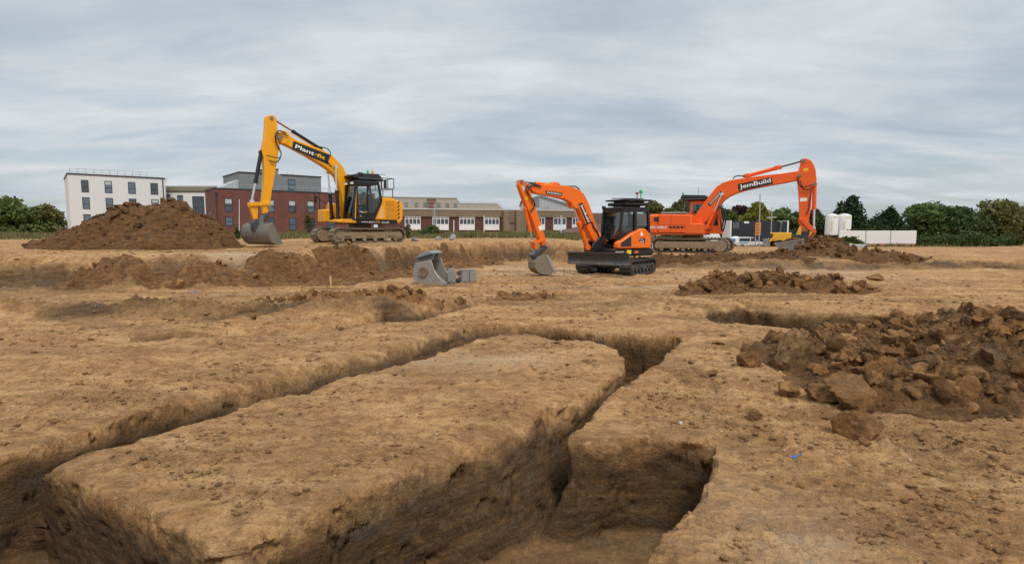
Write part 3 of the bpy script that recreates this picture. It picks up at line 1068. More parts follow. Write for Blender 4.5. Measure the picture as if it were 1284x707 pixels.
def yellow_excavator():
    r = thing('excavator', 'yellow tracked excavator on the upper level in front of the red brick building', 'excavator', (-7.67, 28.3, 1.05), 222)
    X = Matrix()
    for ya, yb in ((.72, 1.28), (-.72, -1.28)):
        if ya > 0:
            track_unit(r, ya, yb, -1.86, 2.04, .74, X, M_TRK, M_TRKD)
        else:
            track_unit(r, ya, yb, -1.86, 2.04, .74, X, M_TRK, M_TRKD)
    u = MB().box(-.7, .8, -.75, .75, .30, .62, .05)
    u.cyl((0, 0, .6), (0, 0, .92), .55, 28)
    u.build('undercarriage_frame', M_TRKD, r)
    # slewing platform
    MB().prism([(-1.45, .93), (.85, .93), (.85, 1.12), (-1.45, 1.12)], -1.22, 1.22, .03).build('platform', M_BLK, r)
    MB().prism([(.80, .96), (1.72, .98), (1.78, 1.06), (1.50, 1.15), (.80, 1.15)], .30, 1.23, .02).build('step', M_YEL, r)
    cw = MB().prism([(-1.40, .93), (-1.62, .98), (-1.78, 1.22), (-1.78, 1.95), (-1.66, 2.10), (-1.40, 2.12)], -1.23, 1.23, .06)
    cw.build('counterweight', M_YEL, r)
    h = MB().prism([(-.10, 1.125), (-.56, 1.95), (-.56, 2.22), (-1.20, 2.22), (-1.36, 2.12), (-1.36, 1.125)], .35, 1.235, .04)
    h.prism([(.30, 1.125), (.30, 1.55), (-.56, 2.05), (-1.36, 2.05), (-1.36, 1.125)], -1.235, .345, .04)
    hood = h.build('engine_cover', M_YEL, r)
    M_GRL = mat('yellow_grille', (.62, .26, .008), .6)
    g = MB()
    for z0 in (1.22, 1.52, 1.82):
        for k in range(5):
            g.box(-1.26, -.78, 1.236, 1.246, z0 + k * .05, z0 + k * .05 + .03)
        g.box(-1.28, -.76, 1.2355, 1.240, z0 - .02, z0 + .26)
    g.build('side_grille', M_GRL, hood)
    g = MB()
    for k in range(6):
        w_ = .30 - k * .035
        MB().box(-.64, -.64 + w_, 1.236, 1.243, 1.24 + k * .095, 1.26 + k * .095).build('louvre', M_WHT, hood)
    hz = MB()
    for k in range(5):
        z0 = 1.16 + k * .19
        hz.hexa([(-1.44, 1.236, z0), (-1.56, 1.236, z0 + .10), (-1.56, 1.236, z0 + .19), (-1.44, 1.236, z0 + .09)],
                [(-1.44, 1.242, z0), (-1.56, 1.242, z0 + .10), (-1.56, 1.242, z0 + .19), (-1.44, 1.242, z0 + .09)])
    hz.build('hazard_stripe', M_BLK, r)
    MB().cyl((-.75, .1, 2.05), (-.75, .1, 2.48), .07, 14).box(-1.1, -.5, -.2, .4, 2.0, 2.12, .02).build('exhaust', M_YEL, hood)
    MB().box(.55, 1.22, -1.22, -.45, 1.12, 1.95, .06).build('fuel_tank', M_YEL, r)
    tb = MB().box(1.10, 1.66, -1.23, -.42, 1.02, 1.64, .05).box(1.2, 1.56, -1.237, -1.231, 1.2, 1.5)
    tb.build('toolbox', M_YEL, r)
    b = MB()
    panel(b, (-.42, 1.223, 1.025), (-1, 0, 0), (0, 0, 1), 2.0, .17)
    pl = b.build('web_address_panel', M_BLK, r)
    text('www.plant-', 'lettering', M_WHT, pl, (.16, 1.231, 1.02), (-1, 0, 0), (0, 0, 1), .78, .12)
    text('fit', 'lettering', M_YLT, pl, (-.36, 1.231, 1.027), (-1, 0, 0), (0, 0, 1), .20, .10)
    text('.co.uk', 'lettering', M_WHT, pl, (-.74, 1.231, 1.025), (-1, 0, 0), (0, 0, 1), .44, .11)
    # cab
    c = cab(r, .80, .98, -.40, -.54, -.10, .30, 1.24, 1.15, 2.92, 2.08, M_BLK, M_GLS)
    MB().hexa([(.90, 1.245, 1.18), (.82, 1.245, 2.78), (.77, 1.245, 2.78), (.85, 1.245, 1.18)], [(.90, 1.285, 1.18), (.82, 1.285, 2.78), (.77, 1.285, 2.78), (.85, 1.285, 1.18)]).build('door_edge_trim', M_YEL, c)
    d = MB().bar((.78, 1.25, 1.2), (.74, 1.25, 2.7), .07).bar((.22, 1.25, 1.2), (.18, 1.25, 2.75), .07).bar((.76, 1.25, 1.78), (.2, 1.25, 1.80), .06)
    d.hexa([(.76, 1.235, 1.15), (-.08, 1.235, 1.15), (-.22, 1.235, 1.42), (.75, 1.235, 1.42)], [(.76, 1.255, 1.15), (-.08, 1.255, 1.15), (-.22, 1.255, 1.42), (.75, 1.255, 1.42)])
    dr = d.build('door', M_BLK, c)
    gl = MB()
    gl.hexa([(.76, 1.236, 1.44), (.22, 1.236, 1.44), (.18, 1.236, 2.70), (.74, 1.236, 2.70)], [(.76, 1.242, 1.44), (.22, 1.242, 1.44), (.18, 1.242, 2.70), (.74, 1.242, 2.70)])
    gl.hexa([(.16, 1.236, 1.42), (-.2, 1.236, 1.46), (-.48, 1.236, 2.10), (-.38, 1.236, 2.72), (.14, 1.236, 2.72)], []) if False else gl.hexa([(.16, 1.236, 1.44), (-.18, 1.236, 1.44), (-.46, 1.236, 2.08), (.15, 1.236, 2.08)], [(.16, 1.242, 1.44), (-.18, 1.242, 1.44), (-.46, 1.242, 2.08), (.15, 1.242, 2.08)])
    gl.hexa([(.15, 1.236, 2.08), (-.46, 1.236, 2.08), (-.36, 1.236, 2.74), (.14, 1.236, 2.74)], [(.15, 1.242, 2.08), (-.46, 1.242, 2.08), (-.36, 1.242, 2.74), (.14, 1.242, 2.74)])
    gl.hexa([(.76, .298, 1.44), (-.18, .298, 1.44), (-.40, .298, 2.70), (.74, .298, 2.70)], [(.76, .304, 1.44), (-.18, .304, 1.44), (-.40, .304, 2.70), (.74, .304, 2.70)])
    gl.build('side_window', M_GLS, c)
    text('Plant', 'lettering', M_WHT, dr, (.50, 1.258, 1.50), (-1, 0, 0), (0, 0, 1), .26, .09)
    text('fit', 'lettering', M_YLT, dr, (.28, 1.258, 1.50), (-1, 0, 0), (0, 0, 1), .10, .09)
    text('0', 'lettering', M_YLT, dr, (.58, 1.258, 1.28), (-1, 0, 0), (0, 0, 1), .08, .11)
    text('1983', 'lettering', M_WHT, dr, (.40, 1.258, 1.28), (-1, 0, 0), (0, 0, 1), .24, .10) if False else None
    seat_parts(c, .10, .78, 1.45)
    MB().box(.55, .85, .45, 1.1, 1.2, 1.75, .05).bar((.62, .6, 1.7), (.55, .6, 2.0), .05).bar((.62, 1.0, 1.7), (.55, 1.0, 2.0), .05).build('control_console', M_SEAT, c)
    lm = MB()
    for y in (.38, .52, 1.02, 1.16):
        MB().box(.88, .93, y - .05, y + .05, 2.80, 2.90, .01).build('work_light', M_LAMP, c)
    MB().box(.74, .90, .28, 1.26, 2.78, 2.93, .02).build('light_bar', M_BLK, c)
    # equipment pod on the roof, beacons and guard rail
    p = MB().box(-.75, .55, -.1, 1.15, 3.02, 3.16, .04).prism([(.75, 3.10), (.9, 3.24), (.45, 3.36), (-.55, 3.38), (-.72, 3.2), (-.5, 3.1)], .0, 1.05, .03)
    p.box(-.4, .3, .2, .9, 2.97, 3.03).bar((.9, .1, 3.32), (.55, .1, 3.34), .03).box(.30, .55, .95, 1.08, 3.26, 3.39, .02)
    pod = p.build('roof_equipment_pod', M_BLKP, r)
    MB().cyl((-.08, .8, 3.38), (-.08, .8, 3.50), .05, 12).ball((-.08, .8, 3.50), .05, 6).build('green_beacon', M_GRN, pod)
    MB().cyl((-.34, .8, 3.38), (-.34, .8, 3.50), .05, 12).ball((-.34, .8, 3.50), .05, 6).build('amber_beacon', M_AMB, pod)
    rl = MB()
    for (xa, xb, y) in ((-.72, -1.40, 1.0), (-.72, -1.40, -.3)):
        for z in (3.20, 2.68):
            rl.bar((xa, y, z), (xb, y, z), .03)
        for x in (xa, (xa + xb) / 2, xb):
            rl.bar((x, y, 2.68), (x, y, 3.20), .03)
        rl.bar((xa - .05, y, 2.2), (xa - .05, y, 2.7), .03)
        rl.bar((xb + .08, y, 2.15), (xb + .08, y, 2.7), .03)
    for z in (3.20, 2.68):
        rl.bar((-1.40, -.3, z), (-1.40, 1.0, z), .03)
    rl.bar((-.8, .5, 3.42), (-1.2, .5, 3.42), .02)
    rl.build('guard_rail', M_BLK, r)
    MB().cyl((-1.08, .7, 2.72), (-1.08, .7, 3.14), .08, 14).build('filter_canister', M_DGR, r)
    mr = MB().bar((1.2, -1.1, 1.9), (1.75, -1.35, 2.35), .035).bar((1.72, -1.34, 1.6), (1.72, -1.34, 2.5), .03).box(1.66, 1.74, -1.45, -1.25, 2.0, 2.35, .02)
    mr.bar((1.55, -1.2, 1.6), (1.55, -1.2, 2.5), .03)
    mr.build('mirror', M_BLKP, r)
    # boom
    up = [(3.95, 5.01), (3.55, 4.96), (3.14, 4.73), (2.46, 4.54), (1.94, 4.42), (1.41, 4.16), (0.92, 3.71), (0.68, 3.2), (0.58, 2.57), (0.52, 2.04)]
    lo = [(3.93, 4.59), (3.57, 4.46), (3.28, 4.34), (2.78, 4.12), (2.27, 3.87), (1.86, 3.66), (1.54, 3.46), (1.27, 3.19), (1.1, 2.71), (0.97, 2.03)]
    foot = [(.42, 1.30), (.30, 1.18), (.62, 1.16), (.85, 1.35)]
    bm = MB().prism(up + [(.30, 1.45), (.35, 1.2), (.70, 1.2), (.80, 1.5)] + lo[::-1], -.21, .21, .02)
    boom = bm.build('boom', M_YEL, r)
    br = MB()
    for y in (-.30, .21):
        br.prism([(.15, 1.12), (.75, 1.12), (.62, 1.75), (.35, 1.75)], y, y + .09, .02)
    br.build('boom_bracket', M_YEL, r)
    cx, cz = up[1]
    q = [(3.29, 4.67), (1.58, 4.2), (1.69, 3.74), (3.36, 4.3)]
    lp = MB().hexa([(a, .213, b) for a, b in q], [(a, .219, b) for a, b in q])
    lpo = lp.build('lettering_panel', M_BLK, boom)
    A, B, C_, D = [Vector((a, .221, b)) for a, b in q]
    uu = (B - A + C_ - D).normalized()
    vv = (A - D + B - C_)
    vv = (vv - uu * vv.dot(uu)).normalized()
    ctr = (A + B + C_ + D) / 4
    Lw = ((B - A).length + (C_ - D).length) / 2
    Hh = (A - D).length * .42
    text('Plant', 'lettering', M_WHT, lpo, ctr - uu * Lw * .17, uu, vv, Lw * .52, Hh * 1.15, bold=.02)
    text('fit', 'lettering', M_YLT, lpo, ctr + uu * Lw * .28, uu, vv, Lw * .23, Hh * 1.1, bold=.02)
    dt = MB()
    panel(dt, ctr + uu * Lw * .135, uu, vv, Lw * .05, Hh * .22)
    dt.build('lettering', M_YLT, lpo)
    # dipper arm
    dp = [(4.41, 5.64), (4.26, 5.71), (4.05, 5.72), (3.98, 5.58), (3.95, 5.23), (3.94, 4.8), (3.89, 4.41), (4.07, 3.47), (4.2, 2.8), (4.31, 2.32), (4.4, 1.78), (4.5, 1.41), (4.72, 1.34), (4.72, 1.95), (4.64, 2.56), (4.59, 3.17), (4.61, 3.87), (4.66, 4.1), (4.53, 4.6), (4.47, 5.08), (4.44, 5.43)]
    dip = MB().prism(dp, -.16, .16, .02).build('dipper_arm', M_YEL, r)
    MB().cyl((dp[5][0] - .05, -.27, dp[5][1] - .03), (dp[5][0] - .05, .27, dp[5][1] - .03), .11, 16).build('pivot_pin', M_STL, dip)
    tp = [(4.2, 5.59), (3.76, 4.82), (3.52, 5.02), (4.46, 1.65)]
    MB().cyl((tp[0][0], -.22, tp[0][1]), (tp[0][0], .22, tp[0][1]), .07, 14).build('pivot_pin', M_STL, dip)
    MB().cyl((tp[3][0], -.24, tp[3][1]), (tp[3][0], .24, tp[3][1]), .07, 14).build('pivot_pin', M_STL, dip)
    nk = MB()
    t0 = [(3.93, 4.97), (3.68, 5.11), (3.42, 4.9), (3.52, 4.53), (3.83, 4.5)]
    for y in (-.22, .14):
        nk.prism(t0, y, y + .08, .01)
    nk.build('boom_nose', M_YEL, boom)
    # rams
    a = [(4.01, 5.54), (3.25, 5.13), (1.94, 4.45)]
    ram(r, (a[2][0], 0, a[2][1] + .03), (a[0][0], 0, a[0][1]), .075, .04, .62, M_BLK, mat('rusty_rod', (.35, .12, .05), .4, .6), 'dipper_cylinder')
    a = [(4.63, 4.06), (5.13, 1.89)]
    ram(r, (a[0][0] + .02, 0, a[0][1]), (a[1][0], 0, a[1][1]), .085, .05, .62, M_BLK, M_CHR, 'bucket_cylinder')
    for y in (.33, -.33):
        a = [(1.35, 3.67), (1.59, 1.43)]
        a2 = [(1.45, 3.44), (1.01, 1.29)]
        aa = a if y > 0 else a2
        ram(r, (1.30, y, 1.22), (aa[0][0], y, aa[0][1]), .085, .045, .52, M_BLK, M_CHR, 'boom_cylinder')
    # linkage, hitch, bucket
    k = [(5.27, 1.84), (4.44, 1.89), (4.44, 1.72), (5.26, 1.68)]
    lk = MB()
    for y in (-.20, .13):
        lk.prism(k, y, y + .07, .01)
    k = [(5.26, 1.7), (4.91, 1.72), (4.93, 1.13), (5.12, 1.08)]
    lk.prism(k, -.12, .12, .02)
    lk.build('bucket_linkage', M_YEL, r)
    k = [(5.21, 0.98), (4.93, 1.13), (4.5, 1.43), (4.48, 1.28), (4.66, 0.94), (4.96, 0.55), (5.18, 0.6)]
    hq = MB().prism(k, -.17, .17, .03)
    hq.build('quick_hitch', M_DGR, r)
    prof = [(4.84, .92), (4.98, .84), (5.08, .60), (5.07, .34), (4.95, .12), (4.74, .02), (4.42, .03)]
    bk = bucket(r, prof, -.98, .98, .03, M_STL)
    bk.matrix_basis = Matrix.Translation((4.85, 0, 0)) @ Matrix.Rotation(R_(17), 4, 'Z') @ Matrix.Translation((-4.85, 0, 0))
    MB().box(4.84, 4.96, -.98, .98, .86, .93, .02).prism([(5.0, .9), (4.9, 1.25), (4.62, 1.25), (4.75, .9)], -.2, -.14).prism([(5.0, .9), (4.9, 1.25), (4.62, 1.25), (4.75, .9)], .14, .2).build('bucket_ears', M_STL, bk)
    # hoses
    k = [(3.62, 4.95), (3.91, 5.06), (4.09, 4.8), (3.98, 4.33), (3.87, 4.01), (4.06, 3.66), (4.38, 3.68)]
    hose(P3(k, .24), .025, r)
    k = [(3.53, 4.86), (4.03, 4.9), (4.11, 4.61), (3.92, 4.2), (3.95, 3.86), (4.52, 3.91)]
    hose(P3(k, .28), .02, r)
    k = [(2.02, 4.52), (1.7, 4.47), (1.55, 4.24), (1.72, 3.92), (1.51, 3.65)]
    hose(P3(k, .25), .025, r)
    k = [(3.62, 5.09), (2.94, 4.83), (2.02, 4.37), (1.45, 4.02)]
    hose(P3(k, .1), .02, r, 'hose', M_YEL)
    person_seated('person', 'person in an orange hi-vis jacket sitting at the controls of the yellow excavator', r.matrix_basis @ Vector((.12, .78, 0)) if False else (-7.67 + (.12 * math.cos(R_(222)) - .78 * math.sin(R_(222))), 28.3 + (.12 * math.sin(R_(222)) + .78 * math.cos(R_(222)))), 222, 1.05 + 1.66)
    return r


yellow_excavator()

# ------------------------------------------------------------------ small orange excavator on the lower level


def small_excavator():
    r = thing('excavator', 'small orange tracked excavator with black dozer blade, on the lower level near the loose buckets', 'excavator', (4.2, 22.2, 0), 208)
    X = Matrix.Rotation(R_(27), 4, 'Z')
    track_unit(r, .65, 1.12, -1.28, 1.30, .56, X, M_RUB, M_DGR, n=52, rubber=True)
    track_unit(r, -.65, -1.12, -1.28, 1.30, .56, X, M_RUB, M_DGR, n=52, rubber=True)
    u = MB().box(-.6, .75, -.68, .68, .22, .50, .05)
    u.cyl((0, 0, .45), (0, 0, .72), .45, 24)
    u.build('undercarriage_frame', M_DGR, r, X)
    bl = MB().prism([(1.75, .40), (1.82, .42), (1.76, .56), (1.80, .74), (1.88, .86), (1.80, .87), (1.70, .72), (1.67, .55)], -1.25, 1.25, .01)
    for y in (-.5, .42):
        bl.hexa([(.6, y, .30), (.6, y + .09, .30), (.6, y + .09, .46), (.6, y, .46)], [(1.72, y, .48), (1.72, y + .09, .48), (1.72, y + .09, .64), (1.72, y, .64)])
    blade = bl.build('dozer_blade', M_DGR, r, X)
    MB().prism([(1.745, .385), (1.835, .405), (1.79, .50), (1.745, .49)], -1.255, 1.255, .005).build('blade_edge', mat('worn_blade_edge', (.09, .085, .08), .4, .6, dirt=.45, dirtcol=(.30, .2, .12)), blade, X)
    # platform and body
    s = []
    MB().prism([(.95, .70), (1.0, .98), (-1.0, .98), (-1.0, .70)], -.98, .98, .06).build('platform', M_BLK, r)
    bp = MB().prism([(-.80, .98), (.80, .985), (.80, 1.20), (.22, 1.52), (-.30, 1.74), (-.52, 1.74), (-.78, 1.52), (-.86, 1.2)], .72, 1.02, .04)
    bp.prism([(-.80, .98), (-.25, .98), (-.25, 1.74), (-.60, 1.72), (-.95, 1.55), (-1.02, 1.2), (-1.0, .98)], -.98, .75, .08)
    bp.prism([(-.25, .98), (.75, .98), (.75, 1.45), (.55, 1.60), (-.25, 1.62)], -.98, -.30, .06)
    bp.box(.75, 1.0, -.75, -.30, .98, 1.35, .05)
    body = bp.build('body_cover', M_ORG, r)
    dpn = MB().hexa([(.68, 1.0205, 1.06), (.18, 1.0205, 1.06), (.18, 1.0205, 1.48), (.68, 1.0205, 1.20)], [(.68, 1.0255, 1.06), (.18, 1.0255, 1.06), (.18, 1.0255, 1.48), (.68, 1.0255, 1.20)])
    k2 = MB().hexa([(-.18, 1.0205, 1.27), (-.50, 1.0205, 1.18), (-.50, 1.0205, 1.38), (-.30, 1.0205, 1.40)], [(-.18, 1.0255, 1.27), (-.50, 1.0255, 1.18), (-.50, 1.0255, 1.38), (-.30, 1.0255, 1.40)])
    dpn.build('dark_panel', M_BLKP, body)
    k = k2.build('model_panel', M_BLKP, body)
    text('DX', 'lettering', M_WHT, k, (-.34, 1.028, 1.335), (-1, 0, 0), (0, 0, 1), .12, .06)
    text('85R', 'lettering', M_WHT, k, (-.36, 1.028, 1.245), (-1, 0, 0), (0, 0, 1), .18, .07)
    MB().raw([(-.24, 1.0215, 1.48), (-.40, 1.0215, 1.48), (-.32, 1.0215, 1.66), (-.24, 1.0245, 1.48), (-.40, 1.0245, 1.48), (-.32, 1.0245, 1.66)], [(0, 1, 2), (5, 4, 3), (0, 3, 4, 1), (1, 4, 5, 2), (2, 5, 3, 0)]).build('warning_triangle', M_WHT, body)
    g = MB()
    for i in range(7):
        g.box(-.90, -.80, .80, 1.03, 1.06 + i * .05, 1.09 + i * .05)
    g.build('side_grille', M_DGR, body)
    MB().box(-1.02, -.98, .3, .9, 1.0, 1.15, .01).build('rear_light', M_LAMP, body)
    st = MB().box(.15, .36, .985, .995, .78, .93).build('warning_sticker', mat('yellow_sticker', (.78, .62, .05), .5), r)
    MB().box(-.20, -.02, .985, .995, .80, .90).build('red_sticker', mat('red_sticker', (.65, .12, .05), .5), r)
    MB().box(.50, .90, .985, 1.0, .84, .90, .01).build('step_plate', M_CHR, r)
    # cab
    c = cab(r, .48, .60, -.78, -.84, -.80, -.30, .82, 1.02, 2.50, 1.80, M_BLK, glass_mat('pale_cab_glass', (.75, .8, .8), .17), .045)
    f = MB().bar((-.14, .825, 1.5), (-.14, .825, 2.42), .10).bar((.54, .825, 1.55), (.20, .825, 1.55), .06)
    f.hexa([(.58, .80, 1.05), (-.14, .80, 1.05), (-.14, .80, 1.55), (.55, .80, 1.55)], [(.58, .83, 1.05), (-.14, .83, 1.05), (-.14, .83, 1.55), (.55, .83, 1.55)])
    f.box(.44, .50, .83, .87, 1.45, 1.60, .01)
    f.build('door', M_BLK, c)
    gl = MB()
    gl.hexa([(.52, .818, 1.56), (-.10, .818, 1.56), (-.10, .818, 2.42), (.46, .818, 2.42)], [(.52, .824, 1.56), (-.10, .824, 1.56), (-.10, .824, 2.42), (.46, .824, 2.42)])
    gl.hexa([(-.18, .818, 1.70), (-.80, .818, 1.82), (-.76, .818, 2.42), (-.18, .818, 2.42)], [(-.18, .824, 1.70), (-.80, .824, 1.82), (-.76, .824, 2.42), (-.18, .824, 2.42)])
    gl.hexa([(.52, -.298, 1.3), (-.80, -.298, 1.7), (-.76, -.298, 2.42), (.46, -.298, 2.42)], [(.52, -.304, 1.3), (-.80, -.304, 1.7), (-.76, -.304, 2.42), (.46, -.304, 2.42)])
    gl.build('side_window', M_GLS, c)
    seat_parts(c, -.25, .26, 1.35)
    MB().box(.30, .50, -.15, .65, 1.05, 1.55, .04).bar((.36, .0, 1.5), (.30, .0, 1.8), .04).bar((.36, .5, 1.5), (.30, .5, 1.8), .04).build('control_console', M_SEAT, c)
    MB().cyl((.55, -.20, 2.56), (.62, -.20, 2.57), .06, 12).box(.50, .56, -.24, -.16, 2.50, 2.62, .01).build('work_light', M_BLKP, c)
    p = MB().box(-.85, .30, -.35, .85, 2.62, 2.74, .04).box(-.95, .35, -.42, .9, 2.80, 2.86, .02).box(-.7, .1, -.2, .7, 2.72, 2.82, .02).box(-.6, .2, -.1, .6, 2.54, 2.63, .02)
    p.bar((.5, .2, 2.90), (-1.1, .2, 2.93), .03).bar((.3, .85, 2.64), (.3, .85, 2.84), .03).bar((-.8, .85, 2.64), (-.8, .85, 2.84), .03).box(.0, .2, .86, .92, 2.78, 2.88)
    pod = p.build('roof_equipment_pod', M_BLKP, r)
    MB().cyl((-.95, .2, 2.90), (-.95, .2, 3.16), .018, 8).cyl((-.95, .2, 3.14), (-.95, .2, 3.22), .065, 14).ball((-.95, .2, 3.22), .065, 6).build('green_beacon', M_GRN, pod)
    MB().cyl((-.76, .2, 2.90), (-.76, .2, 3.12), .018, 8).cyl((-.76, .2, 3.10), (-.76, .2, 3.17), .06, 14).build('red_beacon', M_REDB, pod)
    # boom
    up = [(4.08, 3.28), (4.03, 3.3), (3.52, 3.32), (3.06, 3.33), (2.6, 3.31), (2.26, 3.27), (1.98, 3.18), (1.77, 3.05), (1.62, 2.84), (1.46, 2.55), (1.26, 2.06), (1.09, 1.68), (0.97, 1.39)]
    lo = [(4.05, 3.09), (3.87, 3.0), (3.58, 2.96), (3.06, 2.9), (2.62, 2.82), (2.42, 2.74), (2.25, 2.61), (2.05, 2.53), (1.93, 2.37), (1.79, 2.12), (1.61, 1.77), (1.35, 1.36), (1.24, 1.23)]
    boom = MB().prism(up + lo[::-1], -.155, .155, .02).build('boom', M_ORG, r)
    bt = [(3.47, 3.3), (3.44, 3.36), (3.14, 3.37), (3.12, 3.43), (2.85, 3.42), (2.81, 3.33)]
    MB().prism(bt, -.12, .12, .015).build('boom_top_bracket', M_ORG, boom)
    lf = [(2.32, 2.59), (2.24, 2.71), (2.04, 2.67), (2.03, 2.51), (2.16, 2.47)]
    MB().prism(lf, -.20, .20, .015).build('cylinder_lug', M_ORG, boom)
    q = [(2.02, 2.66), (1.85, 2.71), (1.42, 1.98), (1.61, 1.89)]
    k = MB().hexa([(a, .158, b) for a, b in q], [(a, .164, b) for a, b in q]).build('lettering_panel', M_BLK, boom)
    A, B, C_, D = [Vector((a, .166, b)) for a, b in q]
    uu = (C_ - B + D - A).normalized()
    vv = (B - A + C_ - D)
    vv = (vv - uu * vv.dot(uu)).normalized()
    ctr = (A + B + C_ + D) / 4
    text('JemBuild', 'lettering', M_WHT, k, ctr, uu, vv, (C_ - B).length * .88, (B - A).length * .72, bold=.025)
    q = [(3.47, 3.11), (2.74, 3.05), (2.79, 2.93), (3.45, 2.99)]
    k = MB().hexa([(a, .158, b) for a, b in q], [(a, .164, b) for a, b in q]).build('lettering_panel', M_BLK, boom)
    A, B, C_, D = [Vector((a, .166, b)) for a, b in q]
    uu = (B - A + C_ - D).normalized()
    vv = (A - D + B - C_)
    vv = (vv - uu * vv.dot(uu)).normalized()
    text('DOOSAN', 'lettering', M_WHT, k, (A + B + C_ + D) / 4, uu, vv, (B - A).length * .80, (A - D).length * .55, bold=.02)
    # swing bracket at the boom foot
    sb = [(1.45, 0.98), (1.35, 1.19), (1.17, 1.33), (0.99, 1.45), (0.85, 1.36), (0.84, 0.97)]
    m = MB()
    for y in (-.24, .16):
        m.prism(sb, y, y + .08, .02)
    m.prism([(1.42, 0.85), (1.38, 1.04), (0.8, 1.06), (0.72, 0.83)], -.22, .22, .04)
    m.build('swing_bracket', M_BLK, r)
    # dipper arm
    dp = [(4.51, 3.38), (4.45, 3.46), (4.37, 3.47), (4.17, 3.28), (4.08, 3.1), (3.87, 2.54), (3.61, 1.88), (3.43, 1.38), (3.35, 1.11), (3.53, 1.08), (3.69, 1.38), (3.95, 1.99), (4.22, 2.52), (4.43, 3.01), (4.53, 3.25)]
    hole = [(4.42, 3.25), (4.27, 3.2), (4.37, 3.05)]
    d = MB()
    d.prism(dp, -.12, .12, .015)
    dip = d.build('dipper_arm', M_ORG, r)
    MB().raw([(a, .1215, b) for a, b in hole] + [(a, .124, b) for a, b in hole], [(0, 1, 2), (5, 4, 3), (0, 1, 4, 3), (1, 2, 5, 4), (2, 0, 3, 5)]).build('arm_opening', mat('pale_opening', (.55, .58, .6), .6), dip)
    k = [(3.65, 1.76)][0]
    u_ = Vector((dp[7][0] - dp[5][0], 0, dp[7][1] - dp[5][1])).normalized()
    MB_ = MB()
    panel(MB_, (k[0], .1215, k[1]), (-u_.z, 0, u_.x) if False else Vector((u_.z, 0, -u_.x)), -u_, .13, .17)
    MB_.build('white_sticker', M_WHT, dip)
    k = [(4.24, 2.82)][0]
    MB_ = MB()
    panel(MB_, (k[0], .1215, k[1]), (-1, 0, 0), (0, 0, 1), .10, .13)
    MB_.build('yellow_sticker', M_YLT, dip)
    k = [(4.12, 3.21), (3.47, 1.15), (4.44, 3.4)]
    for a, b in k:
        MB().cyl((a, -.17, b), (a, .17, b), .055, 14).build('pivot_pin', M_STL, dip)
    a = [(4.22, 2.45), (4.05, 1.65), (3.91, 1.26)]
    ram(r, (a[0][0], .0, a[0][1]), (a[2][0], .0, a[2][1]), .062, .035, .66, M_ORG, M_CHR, 'bucket_cylinder')
    a = [(3.45, 3.33), (4.41, 3.39)]
    ram(r, (a[0][0] - .3, 0, a[0][1] + .02), (a[1][0], 0, a[1][1]), .045, .022, .5, M_ORG, M_DGR, 'dipper_cylinder')
    a = [(2.14, 2.56), (1.85, 1.94), (1.48, 1.02)]
    ram(r, (a[2][0], 0, a[2][1]), (a[0][0], 0, a[0][1]), .095, .04, .62, M_ORG, M_CHR, 'boom_cylinder')
    # linkage, hitch, bucket
    m = MB()
    k = [(4.0, 1.28), (3.92, 1.18), (3.46, 1.28), (3.49, 1.38)]
    for y in (-.15, .10):
        m.prism(k, y, y + .05, .01)
    k = [(3.98, 1.22), (3.87, 1.25), (3.73, 1.01), (3.84, 0.98)]
    m.prism(k, -.10, .10, .01)
    m.build('bucket_linkage', M_ORG, r)
    k = [(4.03, 0.79), (3.41, 1.14), (3.32, 1.02), (3.87, 0.65)]
    MB().prism(k, -.15, .15, .015).build('quick_hitch', M_DGR, r)
    prof = [(3.8, 0.69), (3.92, 0.52), (3.92, 0.33), (3.81, 0.18), (3.63, 0.1), (3.4, 0.08), (3.09, 0.11)]
    cap = [(3.47, 0.79)]
    m = MB()
    m.sheet([tuple(cap[0])] + [tuple(q_) for q_ in prof], -.27, .27, .02)
    side = [tuple(cap[0])] + [tuple(q_) for q_ in prof] + [tuple(v) for v in [(3.24, 0.33), (3.36, 0.53)]]
    for ya, yb in ((-.27, -.24), (.24, .27)):
        m.prism(side, ya, yb)
    bk = m.build('bucket', mat('muddy_grey_bucket', (.20, .18, .15), .6, .3, dirt=.7, dirtcol=(.30, .21, .125), var=.25, vscale=5), r)
    e = MB()
    ed = [tuple(v) for v in [(3.49, 0.77), (3.4, 0.78), (3.22, 0.47), (3.04, 0.12), (3.13, 0.1), (3.3, 0.41)]]
    for ya, yb in ((-.285, -.235), (.235, .285)):
        e.prism(ed, ya, yb, .006)
    lp = [(3.26, 0.07), (3.04, 0.11), (3.05, 0.16), (3.26, 0.11)]
    e.prism([tuple(v) for v in lp], -.285, .285)
    e.build('bucket_rim', mat('worn_rim_steel', (.40, .39, .36), .5, .5, dirt=.3, dirtcol=(.28, .2, .12)), bk)
    # hoses on arm and boom
    k = [(3.68, 3.27), (4.06, 3.32), (4.25, 3.25), (4.27, 3.06), (4.12, 2.85), (3.96, 2.72), (3.96, 2.5), (4.12, 2.35)]
    hose(P3(k, .18), .022, r)
    k = [(3.65, 3.24), (4.0, 3.28), (4.18, 3.2), (4.21, 3.01), (4.06, 2.77), (3.92, 2.61), (4.02, 2.42)]
    hose(P3(k, .20), .018, r)
    k = [(2.9, 3.31), (2.43, 3.3), (2.16, 3.31), (1.99, 3.23), (1.88, 3.08)]
    hose(P3(k, .1), .025, r)
    k = [(1.41, 2.0), (1.3, 1.77), (1.11, 1.57), (1.06, 1.36), (1.14, 1.19)]
    hose(P3(k, .18), .03, r)
    k = [(1.58, 1.91), (1.76, 1.88), (1.83, 1.83), (1.79, 1.68)]
    hose(P3(k, .17), .02, r)
    return r


small_excavator()

# ------------------------------------------------------------------ large orange excavator on the right


